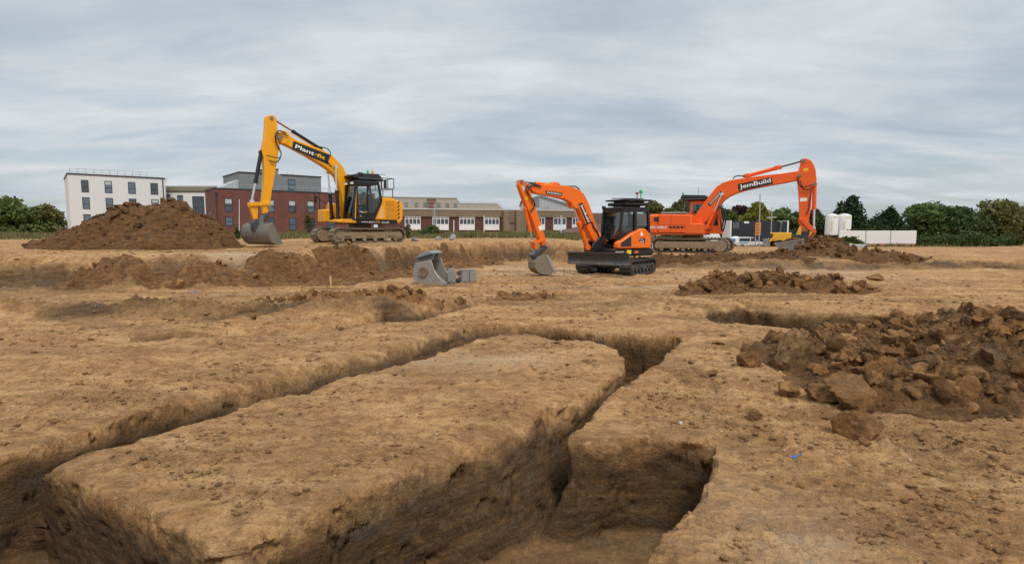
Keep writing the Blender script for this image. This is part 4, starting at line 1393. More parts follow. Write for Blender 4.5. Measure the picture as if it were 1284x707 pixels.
def large_excavator():
    r = thing('excavator', 'large faded orange tracked excavator with its bucket resting on a soil heap', 'excavator', (10.8, 33.5, .38), -28)
    X = Matrix()
    track_unit(r, -.80, -1.40, -2.10, 2.22, .84, X, M_TRK, M_TRKD, n=46)
    track_unit(r, .80, 1.40, -2.10, 2.22, .84, X, M_TRK, M_TRKD, n=46)
    u = MB().box(-.8, .9, -.85, .85, .32, .70, .05)
    u.cyl((0, 0, .68), (0, 0, 1.06), .62, 28)
    u.build('undercarriage_frame', M_TRKD, r)
    MB().box(-2.15, .80, -1.32, 1.32, 1.0, 1.13, .03).build('platform', mat('dull_red_platform', (.42, .07, .02), .6, dirt=.4, dirtcol=(.25, .14, .08)), r)
    b = MB().prism([(-1.75, 1.13), (.16, 1.13), (.16, 2.18), (-1.75, 2.22)], -1.36, 1.36, .05)
    body = b.build('engine_cover', M_RED, r)
    MB().prism([(-1.75, 1.05), (-2.2, 1.1), (-2.42, 1.35), (-2.42, 2.05), (-2.25, 2.22), (-1.75, 2.24)], -1.36, 1.36, .10).build('counterweight', M_RED, r)
    MB().box(-1.7, -.3, -1.0, .9, 2.22, 2.36, .05).build('engine_hood', mat('grey_hood', (.20, .19, .18), .6, dirt=.3), body)
    MB().box(-1.0, -.6, -.9, -.6, 2.30, 2.42, .03).cyl((-.5, .3, 2.2), (-.5, .3, 2.62), .07, 12).build('exhaust', M_BLK, body)
    MB().box(-.24, .80, -1.37, -.45, 1.06, 1.68, .06).build('toolbox', M_RED, r)
    g = MB().box(-2.0, -1.72, -1.372, -1.358, 1.80, 2.05)
    g.build('side_grille', M_BLKP, body)
    sm = MB().box(-1.0, -.98, -1.366, -1.355, 1.14, 2.18).box(-1.72, .12, -1.366, -1.358, 1.60, 1.615).build('panel_seam', mat('dark_seam', (.25, .04, .015), .7), body)
    text('DX 225LC', 'lettering', M_WHT, body, (-1.70, -1.366, 1.46), (1, 0, 0), (0, 0, 1), 1.0, .15, bold=.02)
    st = MB()
    for k in range(5):
        x0 = -1.08 + k * .22
        st.hexa([(x0, -1.363, 1.40), (x0 + .16, -1.363, 1.40), (x0 + .10, -1.363, 1.52), (x0 - .06, -1.363, 1.52)], [(x0, -1.369, 1.40), (x0 + .16, -1.369, 1.40), (x0 + .10, -1.369, 1.52), (x0 - .06, -1.369, 1.52)])
    st.build('decal_stripe', M_BLK, body)
    rl = MB()
    for xa in (-.2, .35, .78):
        rl.bar((xa, -1.3, 1.68), (xa, -1.3, 2.2), .03)
    rl.bar((-.2, -1.3, 2.2), (.78, -1.3, 2.2), .03)
    rl.build('guard_rail', M_RED, r)
    # cab on the far side
    c = cab(r, 1.25, 1.50, -.20, -.25, -.20, .40, 1.34, 1.12, 2.98, 2.0, M_RED, M_GLD, .05)
    f = MB().bar((.55, .40, 1.2), (.55, .40, 2.9), .07).bar((.55, 1.34, 1.2), (.55, 1.34, 2.9), .07)
    f.box(-.18, 1.45, .38, .43, 1.12, 1.55, .01)
    f.build('cab_panel', M_RED, c)
    gl = MB()
    for y in (.40, 1.33):
        gl.hexa([(1.42, y, 1.56), (-.18, y, 1.56), (-.18, y, 2.86), (1.22, y, 2.86)], [(1.42, y + .006, 1.56), (-.18, y + .006, 1.56), (-.18, y + .006, 2.86), (1.22, y + .006, 2.86)])
    gl.build('side_window', M_GLD, c)
    seat_parts(c, .25, .87, 1.5)
    fb = MB().tube([(1.55, .42, 1.2), (1.66, .42, 1.8), (1.60, .42, 2.35), (1.36, .42, 2.85)], .04, 8).tube([(1.55, 1.3, 1.2), (1.66, 1.3, 1.8), (1.60, 1.3, 2.35), (1.36, 1.3, 2.85)], .04, 8)
    fb.build('front_guard', M_BLK, c)
    MB().box(1.25, 1.40, .35, .55, 2.75, 2.9, .02).bar((1.35, .2, 2.5), (1.5, -.1, 2.75), .03).box(1.45, 1.50, -.25, -.05, 2.6, 2.85, .01).build('mirror', M_BLKP, c)
    p = MB().box(-.7, .65, .2, 1.4, 3.06, 3.18, .04).prism([(.85, 3.16), (.6, 3.36), (-.75, 3.42), (-.85, 3.2)], .3, 1.3, .03).box(-.4, .4, .5, 1.2, 3.02, 3.08)
    pod = p.build('roof_equipment_pod', M_BLKP, r)
    MB().cyl((-.72, .5, 3.40), (-.72, .5, 3.52), .05, 10).ball((-.72, .5, 3.52), .05, 5).build('green_beacon', M_GRN, pod)
    MB().tube([(.15, .6, 3.2), (.15, .6, 3.8), (.2, .6, 3.85)], .012, 5).build('aerial', M_BLKP, pod)
    mi = [(-0.26, 2.61)][0]
    MB().bar((.3, -1.25, 2.1), (-.15, -1.3, 2.75), .03).box(-.22, -.02, -1.36, -1.30, 2.55, 2.88, .03).build('side_mirror', M_BLKP, r)
    # boom
    up = [(5.56, 4.49), (5.2, 4.45), (4.72, 4.39), (3.84, 4.33), (2.93, 4.24), (2.41, 4.18), (1.99, 4.12), (1.62, 4.0), (1.31, 3.79), (1.05, 3.46), (0.68, 2.94), (0.31, 2.38), (0.09, 2.01)]
    lo = [(5.62, 3.99), (5.27, 3.96), (4.94, 3.89), (4.16, 3.77), (3.36, 3.63), (2.8, 3.51), (2.33, 3.37), (2.0, 3.2), (1.76, 3.03), (1.5, 2.72), (1.19, 2.28), (0.88, 1.86), (0.61, 1.66)]
    boom = MB().prism(up + [(.10, 1.75), (.18, 1.45), (.55, 1.5)] + lo[::-1], -.28, .28, .025).build('boom', M_RED, r)
    br = MB()
    for y in (-.40, .29):
        br.prism([(-.15, 1.12), (.75, 1.12), (.62, 1.75), (.30, 1.95), (.05, 1.75)], y, y + .11, .02)
    br.build('boom_bracket', M_RED, r)
    def plate(q, body_, name, tw, thh, y=-.283):
        k = MB().hexa([(a, y, b) for a, b in q], [(a, y - .006, b) for a, b in q]).build('lettering_panel', M_BLK, boom)
        A, B, C_, D = [Vector((a, y - .008, b)) for a, b in q]
        uu = (B - A + C_ - D).normalized()
        vv = (A - D + B - C_)
        vv = (vv - uu * vv.dot(uu)).normalized()
        text(body_, name, M_WHT, k, (A + B + C_ + D) / 4, uu, vv, (B - A + C_ - D).length / 2 * tw, ((A - D).length + (B - C_).length) / 2 * thh, bold=.02)
    plate([(2.45, 3.89), (4.19, 4.21), (4.26, 3.85), (2.52, 3.48)], 'JemBuild', 'lettering', .92, .76)
    plate([(0.86, 2.81), (1.56, 3.56), (1.61, 3.41), (0.96, 2.66)], 'DOOSAN', 'lettering', .80, .62)
    sb = MB()
    q = [(1.7, 3.39), (1.77, 3.31), (0.98, 1.86), (0.89, 1.94)]
    # stick
    dp = [(5.6, 5.01), (5.7, 5.13), (5.86, 5.14), (6.07, 5.02), (6.23, 4.76), (6.32, 4.47), (6.39, 3.94), (6.31, 3.78), (6.19, 3.48), (6.18, 2.59), (6.1, 1.74), (6.09, 1.19), (5.8, 1.19), (5.75, 1.47), (5.57, 1.74), (5.63, 2.06), (5.55, 3.13), (5.44, 3.98), (5.49, 4.51), (5.55, 4.82)]
    dip = MB().prism(dp, -.24, .24, .025).build('dipper_arm', M_RED, r)
    k = [(5.56, 4.24), (5.73, 5.02), (5.93, 1.31), (6.26, 3.74)]
    for a, b in k:
        MB().cyl((a, -.33, b), (a, .33, b), .085, 16).build('pivot_pin', M_STL, dip)
    k = [(5.8, 2.94)][0]
    MB_ = MB()
    panel(MB_, (k[0], -.243, k[1]), (1, 0, .05), (-.05, 0, 1), .34, .17)
    MB_.build('white_sticker', M_WHT, dip)
    k = [(5.84, 4.53)][0]
    MB_ = MB()
    panel(MB_, (k[0], -.243, k[1]), (1, 0, .15), (-.15, 0, 1), .25, .15)
    MB_.build('yellow_sticker', M_YLT, dip)
    a = [(5.64, 5.02), (4.66, 4.76), (2.87, 4.33)]
    o_ = ram(r, (a[2][0], 0, a[2][1] + .02), (a[0][0], 0, a[0][1]), .105, .045, .63, M_RED, mat('dark_rod', (.12, .07, .06), .4, .7), 'dipper_cylinder')
    k = [(4.22, 4.65), (4.28, 4.83), (4.53, 4.85), (4.63, 4.7), (4.32, 4.58)]
    MB().prism(k, -.15, .15, .02).build('cylinder_collar', M_RED, o_)
    k = [(2.67, 4.29), (2.71, 4.44), (3.02, 4.49), (3.11, 4.27)]
    MB().prism(k, -.2, .2, .02).build('cylinder_lug', M_RED, boom)
    a = [(6.25, 3.76), (6.38, 2.45), (6.36, 1.4)]
    ram(r, (a[0][0] + .05, 0, a[0][1]), (a[2][0], 0, a[2][1]), .105, .06, .56, M_RED, M_CHR, 'bucket_cylinder')
    for y, q0 in ((-.42, [(1.65, 3.35), (0.87, 1.45)]), (.42, [(1.56, 3.33), (0.96, 1.45)])):
        ram(r, (q0[1][0], y, q0[1][1]), (q0[0][0], y, q0[0][1]), .10, .05, .5, M_RED, M_CHR, 'boom_cylinder')
    m = MB()
    k = [(5.62, 1.9), (5.88, 1.95), (6.43, 1.34), (6.52, 1.19), (6.41, 1.1), (6.1, 1.34)]
    for y in (-.30, .22):
        m.prism(k, y, y + .08, .015)
    k = [(6.37, 1.27), (6.52, 1.19), (6.26, 0.73), (6.11, 0.67), (6.06, 0.83)]
    m.prism(k, -.16, .16, .02)
    m.build('bucket_linkage', M_RED, r)
    k = [(5.76, 1.23), (6.07, 1.23), (6.14, 0.89), (6.12, 0.35), (5.94, 0.22), (5.78, 0.46)]
    MB().prism(k, -.20, .20, .03).build('quick_hitch', M_DGR, r)
    prof = [tuple(v) for v in [(5.93, 0.8), (6.03, 0.35), (5.93, 0.08), (5.61, -0.05), (5.2, -0.04), (4.87, 0.14), (4.52, 0.51)]]
    m = MB()
    m.sheet(prof[::-1], -.62, .62, .03)
    for ya, yb in ((-.62, -.59), (.59, .62)):
        m.prism(prof, ya, yb)
    M_SCR = mat('scraped_grey_steel', (.27, .25, .225), .5, .4, dirt=.6, dirtcol=(.25, .17, .10), var=.25)
    bk = m.build('bucket', M_SCR, r)
    e = MB()
    ed = [tuple(v) for v in [(4.52, 0.56), (5.93, 0.85), (5.95, 0.76), (4.55, 0.46)]]
    for ya, yb in ((-.635, -.58), (.58, .635)):
        e.prism(ed, ya, yb, .005)
    te = [tuple(v) for v in [(4.46, 0.57), (4.6, 0.55), (4.89, 0.17), (4.85, 0.09)]]
    e.prism(te, -.64, .64, .005)
    e.build('cutting_edge', M_SCR, bk)
    fill = MB()
    sp_ = [tuple(v) for v in [(4.7, 0.51), (4.83, 0.64), (5.06, 0.82), (5.35, 0.9), (5.59, 0.88), (5.82, 0.8), (5.95, 0.35), (5.48, 0.07), (4.94, 0.23)]]
    fill.prism(sp_, -.57, .57, .05)
    load = fill.build('soil_load', HZD, r)
    k = [(5.46, 4.17), (5.54, 3.8), (5.77, 3.53), (6.05, 3.46), (6.19, 3.56)]
    hose(P3(k, -.34), .03, r)
    k = [(5.59, 3.95), (5.72, 3.63), (5.95, 3.65), (6.16, 3.7)]
    hose(P3(k, -.36), .025, r)
    k = [(2.18, 4.18), (2.28, 4.33), (2.54, 4.36), (2.8, 4.3)]
    hose(P3(k, -.2), .035, r)
    k = [(6.18, 3.41), (6.11, 2.89), (6.06, 2.37), (5.93, 2.11)]
    hose(P3(k, -.27), .025, r)
    return r


large_excavator()

# ------------------------------------------------------------------ buildings


class Facade:
    """boxes placed along a wall: s = metres along it, d = metres in front of it, z = height"""
    def __init__(s, x0, y0, x1, y1):
        s.o = Vector((x0, y0, 0))
        s.d = Vector((x1 - x0, y1 - y0, 0))
        s.L = s.d.length
        s.d.normalize()
        s.n = Vector((s.d.y, -s.d.x, 0))      # towards the camera
        s.M = Matrix(((s.d.x, -s.n.x, 0, s.o.x), (s.d.y, -s.n.y, 0, s.o.y), (0, 0, 1, 0), (0, 0, 0, 1)))

    def at(s, px_u):
        """distance along the wall where the direction x/y = u meets it"""
        k = (px_u * s.o.y - s.o.x) / (s.d.x - px_u * s.d.y)
        return k

    def z(s, sv, e):
        return 1.7 + e * (s.o.y + s.d.y * sv)


def U(px):
    return (px - 642) / 700.0


BR_RED = brick_mat('red_brick', (.175, .048, .032), (.125, .036, .027), (.17, .12, .10))
BR_TAN = brick_mat('tan_brick', (.23, .165, .105), (.18, .125, .08), (.22, .18, .14))
BR_MAU = brick_mat('mauve_brick', (.20, .115, .09), (.15, .085, .07), (.20, .16, .14))
WHITE = mat('white_render', (.66, .67, .67), .8, var=.06, vscale=.4)
WPANEL = mat('white_window_panel', (.74, .75, .75), .5, var=.04)
GREYCL = mat('grey_cladding', (.20, .205, .21), .6, var=.08, vscale=.5)
TANROOF = mat('tan_roof_tiles', (.25, .205, .15), .85, var=.18, vscale=1.5)
CONC = mat('weathered_concrete', (.36, .34, .31), .85, dirt=.3, dirtcol=(.20, .18, .15), var=.12, vscale=.8)
FRM = mat('dark_window_frame', (.03, .032, .036), .5)
PANE = window_mat('window_pane', (.045, .06, .075))
PANEB = window_mat('blue_grey_pane', (.10, .14, .18))
BLIND = mat('pale_blind', (.42, .47, .47), .7, var=.1)
METAL = mat('galvanised_metal', (.42, .43, .44), .45, .5, var=.12)
WALLCOL = BR_RED


def window(f, root, s0, s1, z0, z1, frame=FRM, pane=PANE, fw=.07, mull=(), trans=(), blind=0.0, proud=.03):
    m = MB()
    M = f.M
    m.box(s0, s1, -proud, .05, z0, z0 + fw, M=M).box(s0, s1, -proud, .05, z1 - fw, z1, M=M)
    m.box(s0, s0 + fw, -proud + .002, .05, z0 + fw, z1 - fw, M=M).box(s1 - fw, s1, -proud + .002, .05, z0 + fw, z1 - fw, M=M)
    for k in mull:
        x = s0 + (s1 - s0) * k
        m.box(x - fw / 2, x + fw / 2, -proud + .004, .05, z0 + fw, z1 - fw, M=M)
    for k in trans:
        z = z0 + (z1 - z0) * k
        m.box(s0 + fw, s1 - fw, -proud + .006, .05, z - fw / 2, z + fw / 2, M=M)
    w = m.build('window', frame, root, smooth=0)
    MB().box(s0 + fw * .5, s1 - fw * .5, -.008, .04, z0 + fw * .5, z1 - fw * .5, M=M).build('pane', pane, w, smooth=0)
    if blind:
        MB().box(s0 + fw, s1 - fw, -.012, -.0085, z0 + fw + (z1 - z0) * (1 - blind), z1 - fw, M=M).build('blind', BLIND, w, smooth=0)
    return w


def E_(py, Y=None):
    """elevation tangent of a picture row near the middle of the view"""
    return (288.0 - py) / 700.0


def brick_block():
    f = Facade(-39.1, 74, -21.8, 88.5)
    r = thing('brick_building', 'two storey red brick building with a grey flat roofed top storey, behind the yellow excavator', 'building', (0, 0, 0))
    L, M = f.L, f.M
    zt = f.z(0, E_(237.5))
    gz = .9
    w = MB().box(0, L, 0, 5.2, gz - .6, zt, M=M).box(2.5, L, 5.201, 14, gz - .6, zt - .003, M=M)
    w.build('wall', BR_RED, r, smooth=0)
    p = MB().box(-.06, L + .05, -.05, 5.25, zt, zt + .16, M=M)
    p.build('parapet_coping', FRM, r, smooth=0)
    for i, px in enumerate((284.5, 337.5, 364, 387, 412, 436)):
        if px == 436:
            continue
        s0 = f.at(U(px)); s1 = f.at(U(px + 10 - (i > 0)))
        for j, (ya, yb) in enumerate(((249.5, 265.5), (272.3, 283 if i < 1 else 289))):
            window(f, r, s0, s1, f.z(2.0, E_(yb)), f.z(2.0, E_(ya)), FRM, PANEB if (i + j) % 2 else PANE, .09, (), (.45,), .45 if (i * 3 + j) % 3 == 0 else .0)
    for px in (273.3,):
        s0 = f.at(U(px))
        MB().cyl(M @ Vector((.25, -.10, gz)), M @ Vector((.25, -.10, zt - .6)), .06, 8).box(.12, .38, -.22, -.02, zt - .75, zt - .45, M=M).build('downpipe', FRM, r)
    MB().box(-.012, .012, 2.4, 2.8, 2.2, 4.8, M=M).build('side_window', PANE, r, smooth=0)
    # upper storey set back
    s0, s1 = f.at(U(312)), f.at(U(415))
    fz = 1.7 + E_(222) * 84
    u = MB().box(s0, s1, 3.0, 12, zt - .2, fz, M=M)
    a, b = f.at(U(349)), f.at(U(364.5))
    u.box(a, b, 4.0, 9.0, fz - .1, fz + .85, M=M)
    u.build('top_storey', GREYCL, r, smooth=0)
    MB().box(s0 - .1, a - .05, 2.9, 12.1, fz, fz + .14, M=M).box(b + .05, s1 + .1, 2.9, 12.1, fz, fz + .14, M=M).box(a - .05, b + .05, 3.9, 9.1, fz + .85, fz + .97, M=M).build('roof_edge', FRM, r, smooth=0)
    ff = Facade(f.o.x + f.n.x * -3.0, f.o.y + f.n.y * -3.0, f.o.x + f.d.x * L - f.n.x * 3.0, f.o.y + f.d.y * L - f.n.y * 3.0)
    window(ff, r, ff.at(U(364.5)), ff.at(U(373.5)), 1.7 + E_(240) * 85, 1.7 + E_(227) * 85, FRM, PANEB, .09, (), (.5,))
    g = MB()
    sa, sb = f.at(U(289)), f.at(U(312))
    za, zb = 1.7 + E_(236) * 78, 1.7 + E_(227.5) * 81
    g.prism([(sa, za - .8), (sb, za - .8), (sb, zb), (sa, za)], 3.4, 9, M=M)
    g.build('lean_to_roof', mat('pale_grey_sheet', (.45, .46, .47), .5, var=.06), r, smooth=0)
    rl = MB()
    for k in range(18):
        x = 1.0 + k * (L - 2) / 17
        rl.bar(M @ Vector((x, .5, zt + .12)), M @ Vector((x, .5, zt + .75)), .035)
    rl.bar(M @ Vector((1, .5, zt + .75)), M @ Vector((L - 1, .5, zt + .75)), .04)
    rl.build('roof_railing', METAL, r)
    v = MB()
    for px in (379, 385):
        x = f.at(U(px))
        v.cyl(M @ Vector((x, 5, fz)), M @ Vector((x, 5, fz + .7)), .03, 6)
    v.build('roof_vent_pipe', METAL, r)


brick_block()


def white_block():
    f = Facade(-63.1, 80.3, -54.0, 88.0)
    r = thing('apartment_building', 'white rendered three storey flat roofed building at the far left', 'building')
    M, L = f.M, f.L
    zt = f.z(L, E_(225.8))
    MB().box(0, L, 0, 12, .2, zt, M=M).prism([(L + .001, zt - .9), (L + .4, zt - .2), (L + .4, zt + .5), (L + .2, zt + .5), (L + .001, zt + .15)], .05, 1.2, M=M).build('wall', WHITE, r, smooth=0)
    MB().box(-.1, L - .005, -.08, 12.1, zt, zt + .2, M=M).build('roof_edge', FRM, r, smooth=0)
    MB().cyl(M @ Vector((L - .35, -.1, .4)), M @ Vector((L - .35, -.1, zt)), .07, 8).build('downpipe', FRM, r)
    for k, px in enumerate((108, 137, 166, 193.7)):
        s0, s1 = f.at(U(px)), f.at(U(px + 9.3))
        for j, (ya, yb) in enumerate(((230.3, 244.5), (250.3, 264), (270, 284))):
            window(f, r, s0, s1, f.z(L * .8, E_(yb)), f.z(L * .8, E_(ya)), FRM, PANEB if (k + j) % 3 else PANE, .08, (), (.42,), .35 if (k + 2 * j) % 4 == 1 else 0)
    rl = MB()
    n = 11
    for k in range(n):
        x = .3 + (L - 2.5) * k / (n - 1)
        rl.bar(M @ Vector((x, 1.0, zt + .1)), M @ Vector((x, 1.0, zt + .95)), .045)
    for z in (.5, .95):
        rl.bar(M @ Vector((.3, 1.0, zt + z)), M @ Vector((L - 2.2, 1.0, zt + z)), .045)
    rl.build('roof_railing', METAL, r)


white_block()


def white_link():
    f = Facade([(-55.7, 1.45)][0][0], 90, [(-46.99, 1.45)][0][0], 90)
    r = thing('link_building', 'lower white building with tan roof band and dark glazed bay, beside the red brick building', 'building')
    M, L = f.M, f.L
    z0 = f.z(0, E_(241.5)); z1 = f.z(0, E_(234.5))
    MB().box(0, L, 0, 10, .2, z0, M=M).build('wall', WHITE, r, smooth=0)
    MB().box(-.05, L, .25, 10, z0, z1, M=M).build('roof', TANROOF, r, smooth=0)
    MB().box(-.05, L + .05, -.12, .24, z0, z0 + .16, M=M).build('gutter', FRM, r, smooth=0)
    MB().bar(M @ Vector((0, .2, z1 + .12)), M @ Vector((L, .2, z1 + .12)), .06).bar(M @ Vector((.6, .2, z0)), M @ Vector((.6, .2, z1 + .12)), .06).bar(M @ Vector((2.8, .2, z0)), M @ Vector((2.8, .2, z1 + .12)), .06).bar(M @ Vector((5.2, .2, z0)), M @ Vector((5.2, .2, z1 + .12)), .06).build('roof_railing', METAL, r)
    for px, w, ya, yb, pn in ((212.8, 5, 244.5, 257, PANEB), (226.3, 7.2, 245.3, 259, PANEB), (212.8, 5, 264, 277, PANE), (226.3, 7.2, 265, 279, PANE)):
        s0, s1 = f.at(U(px)), f.at(U(px + w))
        window(f, r, s0, s1, f.z(0, E_(yb)), f.z(0, E_(ya)), FRM, pn, .08, (), (.8,))
    s0, s1 = f.at(U(244.8)), f.at(U(259.5))
    window(f, r, s0, s1, f.z(0, E_(285)), f.z(0, E_(246.8)), FRM, PANE, .09, (.25, .5, .78), (.3, .62))


white_link()


def school():
    f = Facade([(-15.29, 1.51)][0][0], 68, [(14.24, 1.48)][0][0], 77)
    r = thing('school_building', 'long single storey tan and brick building with white window panels, behind the grass strip', 'building')
    M, L = f.M, f.L
    z = lambda px, py: f.z(f.at(U(px)), E_(py))
    zt = z(520, 262.5) - .05
    zb = z(520, 271.8)
    zs = z(520, 288.6)
    sE = f.at(U(735))
    MB().box(0, sE, 0, 16, .3, zb, M=M).build('wall', brick_mat('maroon_brick', (.12, .035, .026), (.095, .03, .023), (.12, .08, .07)), r, smooth=0)
    MB().box(-.05, sE, -.16, 16, zb + .003, zt, M=M).build('fascia', BR_TAN, r, smooth=0)
    MB().box(-.05, sE, -.22, 16.05, zt + .003, zt + .14, M=M).build('roof_edge', mat('pale_concrete_edge', (.50, .49, .46), .8), r, smooth=0)
    MB().box(0, sE, -.10, -.004, .3, zs - .25, M=M).build('plinth', BR_TAN, r, smooth=0)
    rl = MB()
    for k in range(16):
        x = .5 + k * (f.at(U(629)) - .5) / 15
        rl.bar(M @ Vector((x, .4, zt + .1)), M @ Vector((x, .4, zt + 1.0)), .04)
    for q in (.55, 1.0):
        rl.bar(M @ Vector((.2, .4, zt + q)), M @ Vector((f.at(U(629)), .4, zt + q)), .04)
    rl.build('roof_railing', METAL, r)
    for i, (a, b) in enumerate(((508.2, 528), (542.7, 562.8), (576, 595.2), (607.3, 626), (674, 682.8), (693.2, 709.2), (716.5, 725))):
        s0, s1 = f.at(U(a)), f.at(U(b))
        za, zm_, zc = zb - .03, zs + .42 * (zb - zs), zs
        w = MB()
        w.box(s0, s1, -.12, -.004, zc, zm_ - .02, M=M)
        pn = w.build('white_panel', WPANEL, r, smooth=0)
        window(f, r, s0, s1, zm_ - .02, za, WPANEL, PANE, .075, (.26, .50, .75) if i < 4 else ((.5,) if i != 5 else (.35, .68)), (.74,) if i < 4 else (), 0, .13)
    # buttress with sunken brick panels
    s0, s1 = f.at(U(629)), f.at(U(656))
    b0 = f.at(U(644.5))
    zz = z(640, 264.2)
    m = MB().box(s0, s0 + .7, -1.1, 3, .3, zz, M=M).box(s0 + .7, b0 - .1, -.75, 3, .3, zz - .1, M=M).box(b0 - .1, s1, -1.3, 3, .3, zz, M=M).box(s0 + .7, b0 - .1, -.85, -.748, 2.6, 2.8, M=M)
    m.build('brick_pier', BR_TAN, r, smooth=0)
    # mansard roofs set back
    def mansard(a, b, ya, yb, d, name='mansard_roof'):
        s0, s1 = f.at(U(a)), f.at(U(b))
        k = 1 + d / 72
        z0 = zt - .1
        z1 = 1.7 + E_(ya) * (f.o.y + f.d.y * s0 + d)
        m = MB()
        lo = [M @ Vector(q) for q in ((s0 - .6, d, z0), (s1 + .9, d, z0), (s1 + .9, d + 9, z0), (s0 - .6, d + 9, z0))]
        hi = [M @ Vector(q) for q in ((s0, d + .9, z1), (s1 - .2, d + .9, z1), (s1 - .2, d + 8, z1), (s0, d + 8, z1))]
        m.hexa(lo, hi)
        o = m.build(name, TANROOF, r, smooth=0)
        t = MB().box(s0 - .05, s1 - .12, d + .82, d + 8.1, z1, z1 + .12, M=M)
        t.build('roof_capping', CONC, o, smooth=0)
        return o, s0, s1, z0, z1, d
    o, s0, s1, z0, z1, d = mansard(480, 585, 247.6, 261, 4)
    for px in (513, 526.5, 538, 556, 567.5, 578):
        x = f.at(U(px)) * 1.0
        zz = z0 + (z1 - z0) * .35
        v = MB().hexa([M @ Vector(q) for q in ((x, d + .24, zz), (x + .45, d + .24, zz), (x + .45, d + .3, zz), (x, d + .3, zz))], [M @ Vector(q) for q in ((x, d + .46, zz + .5), (x + .45, d + .46, zz + .5), (x + .45, d + .6, zz + .5), (x, d + .6, zz + .5))])
        v.build('roof_vent', FRM, o, smooth=0)
    x0, x1 = f.at(U(543.3)), f.at(U(554))
    MB().box(x0, x1, d - .05, d + 1.2, z0, z1 - .15, M=M).build('brick_upstand', BR_RED, o, smooth=0)
    mansard(592, 652, 255.8, 264, 9)
    # plant on the roof
    for px in (741.5, 749.7):
        s0, s1 = f.at(U(px)), f.at(U(px + 7.4))
        q0, q1 = zt + .0, 1.7 + E_(263.2) * 79
        MB().box(s0, s1, 4, 6, q0 - 1, q1, M=M).build('rooftop_unit', WPANEL, r, smooth=0)
        k = MB()
        for j in range(2):
            aa = s0 + .12 + j * (s1 - s0 - .1) / 2
            k.box(aa, aa + (s1 - s0) * .36, 3.98, 3.996, q0 + .1, q1 - .12, M=M)
        k.build('unit_louvre', mat('dark_louvre', (.12, .125, .13), .6), r, smooth=0)
    # brick end with the lower maroon canopy in front
    s0, s1 = sE + .003, L + 6
    MB().box(s0, s1, -.2, 12, .2, zt - .25, M=M).build('brick_end_wall', BR_MAU, r, smooth=0)
    c0, c1 = f.at(U(703)), f.at(U(748))
    m = MB()
    lo = [M @ Vector(q) for q in ((c0 - 1.6, -3.2, 1.35), (c1, -3.2, 1.35), (c1, -.25, 1.35), (c0 - 1.6, -.25, 1.35))]
    hi = [M @ Vector(q) for q in ((c0 + 3.6, -1.9, 2.35), (c1, -1.9, 2.45), (c1, -.3, 2.45), (c0 + 3.6, -.3, 2.35))]
    m.hexa(lo, hi).build('canopy_roof', mat('maroon_roof_tile', (.12, .065, .055), .85, var=.2, vscale=2), r, smooth=0)
    MB().box(c0 - 1.2, c1 - .1, -3.0, -.3, .5, 1.345, M=M).build('canopy_base', CONC, r, smooth=0)


school()


def hall():
    x0, x1 = [(1.78, 1.43)][0][0], [(13.11, 1.43)][0][0]
    xp, zp = [(4.89, 7.38)][0]
    ze = [(13.07, 4.88)][0][1]
    zl = [(1.77, 6.57)][0][1]
    r = thing('sports_hall', 'pale grey metal clad hall with a pitched roof, above the school roof', 'building')
    cl = mat('pale_metal_cladding', (.43, .45, .46), .5, .1, var=.04)
    m = MB().prism([(x0, .5), (x1, .5), (x1, ze), (xp, zp), (x0, zl)], 96, 120)
    m.build('wall', cl, r, smooth=0)
    rf = MB().prism([(x0 - .3, zl - .05), (xp, zp + .003), (x1 + .3, ze - .06), (x1 + .3, ze + .12), (xp, zp + .2), (x0 - .3, zl + .13)], 95.7, 120.3)
    rf.build('roof', mat('grey_roof_sheet', (.34, .36, .38), .5, .2), r, smooth=0)
    s = MB()
    k = x0 + .5
    while k < x1 - .3:
        zz = zl + (zp - zl) * (k - x0) / (xp - x0) if k < xp else zp + (ze - zp) * (k - xp) / (x1 - xp)
        s.box(k, k + .05, 95.96, 95.997, 2, zz - .1)
        k += .55
    s.build('cladding_seam', mat('seam_grey', (.36, .38, .39), .5), r, smooth=0)
    for nm, q in (('wall_vent', [(3.94, 6.84), (4.67, 5.56)]), ('loading_door', [(5.37, 5.56), (6.47, 4.41)])):
        MB().box(q[0][0], q[1][0], 95.93, 95.99, q[1][1], q[0][1]).build(nm, GREYCL if nm == 'wall_vent' else mat('grey_door', (.32, .34, .35), .6), r, smooth=0)


hall()

# ------------------------------------------------------------------ right rear: cabins, silos, barriers, house


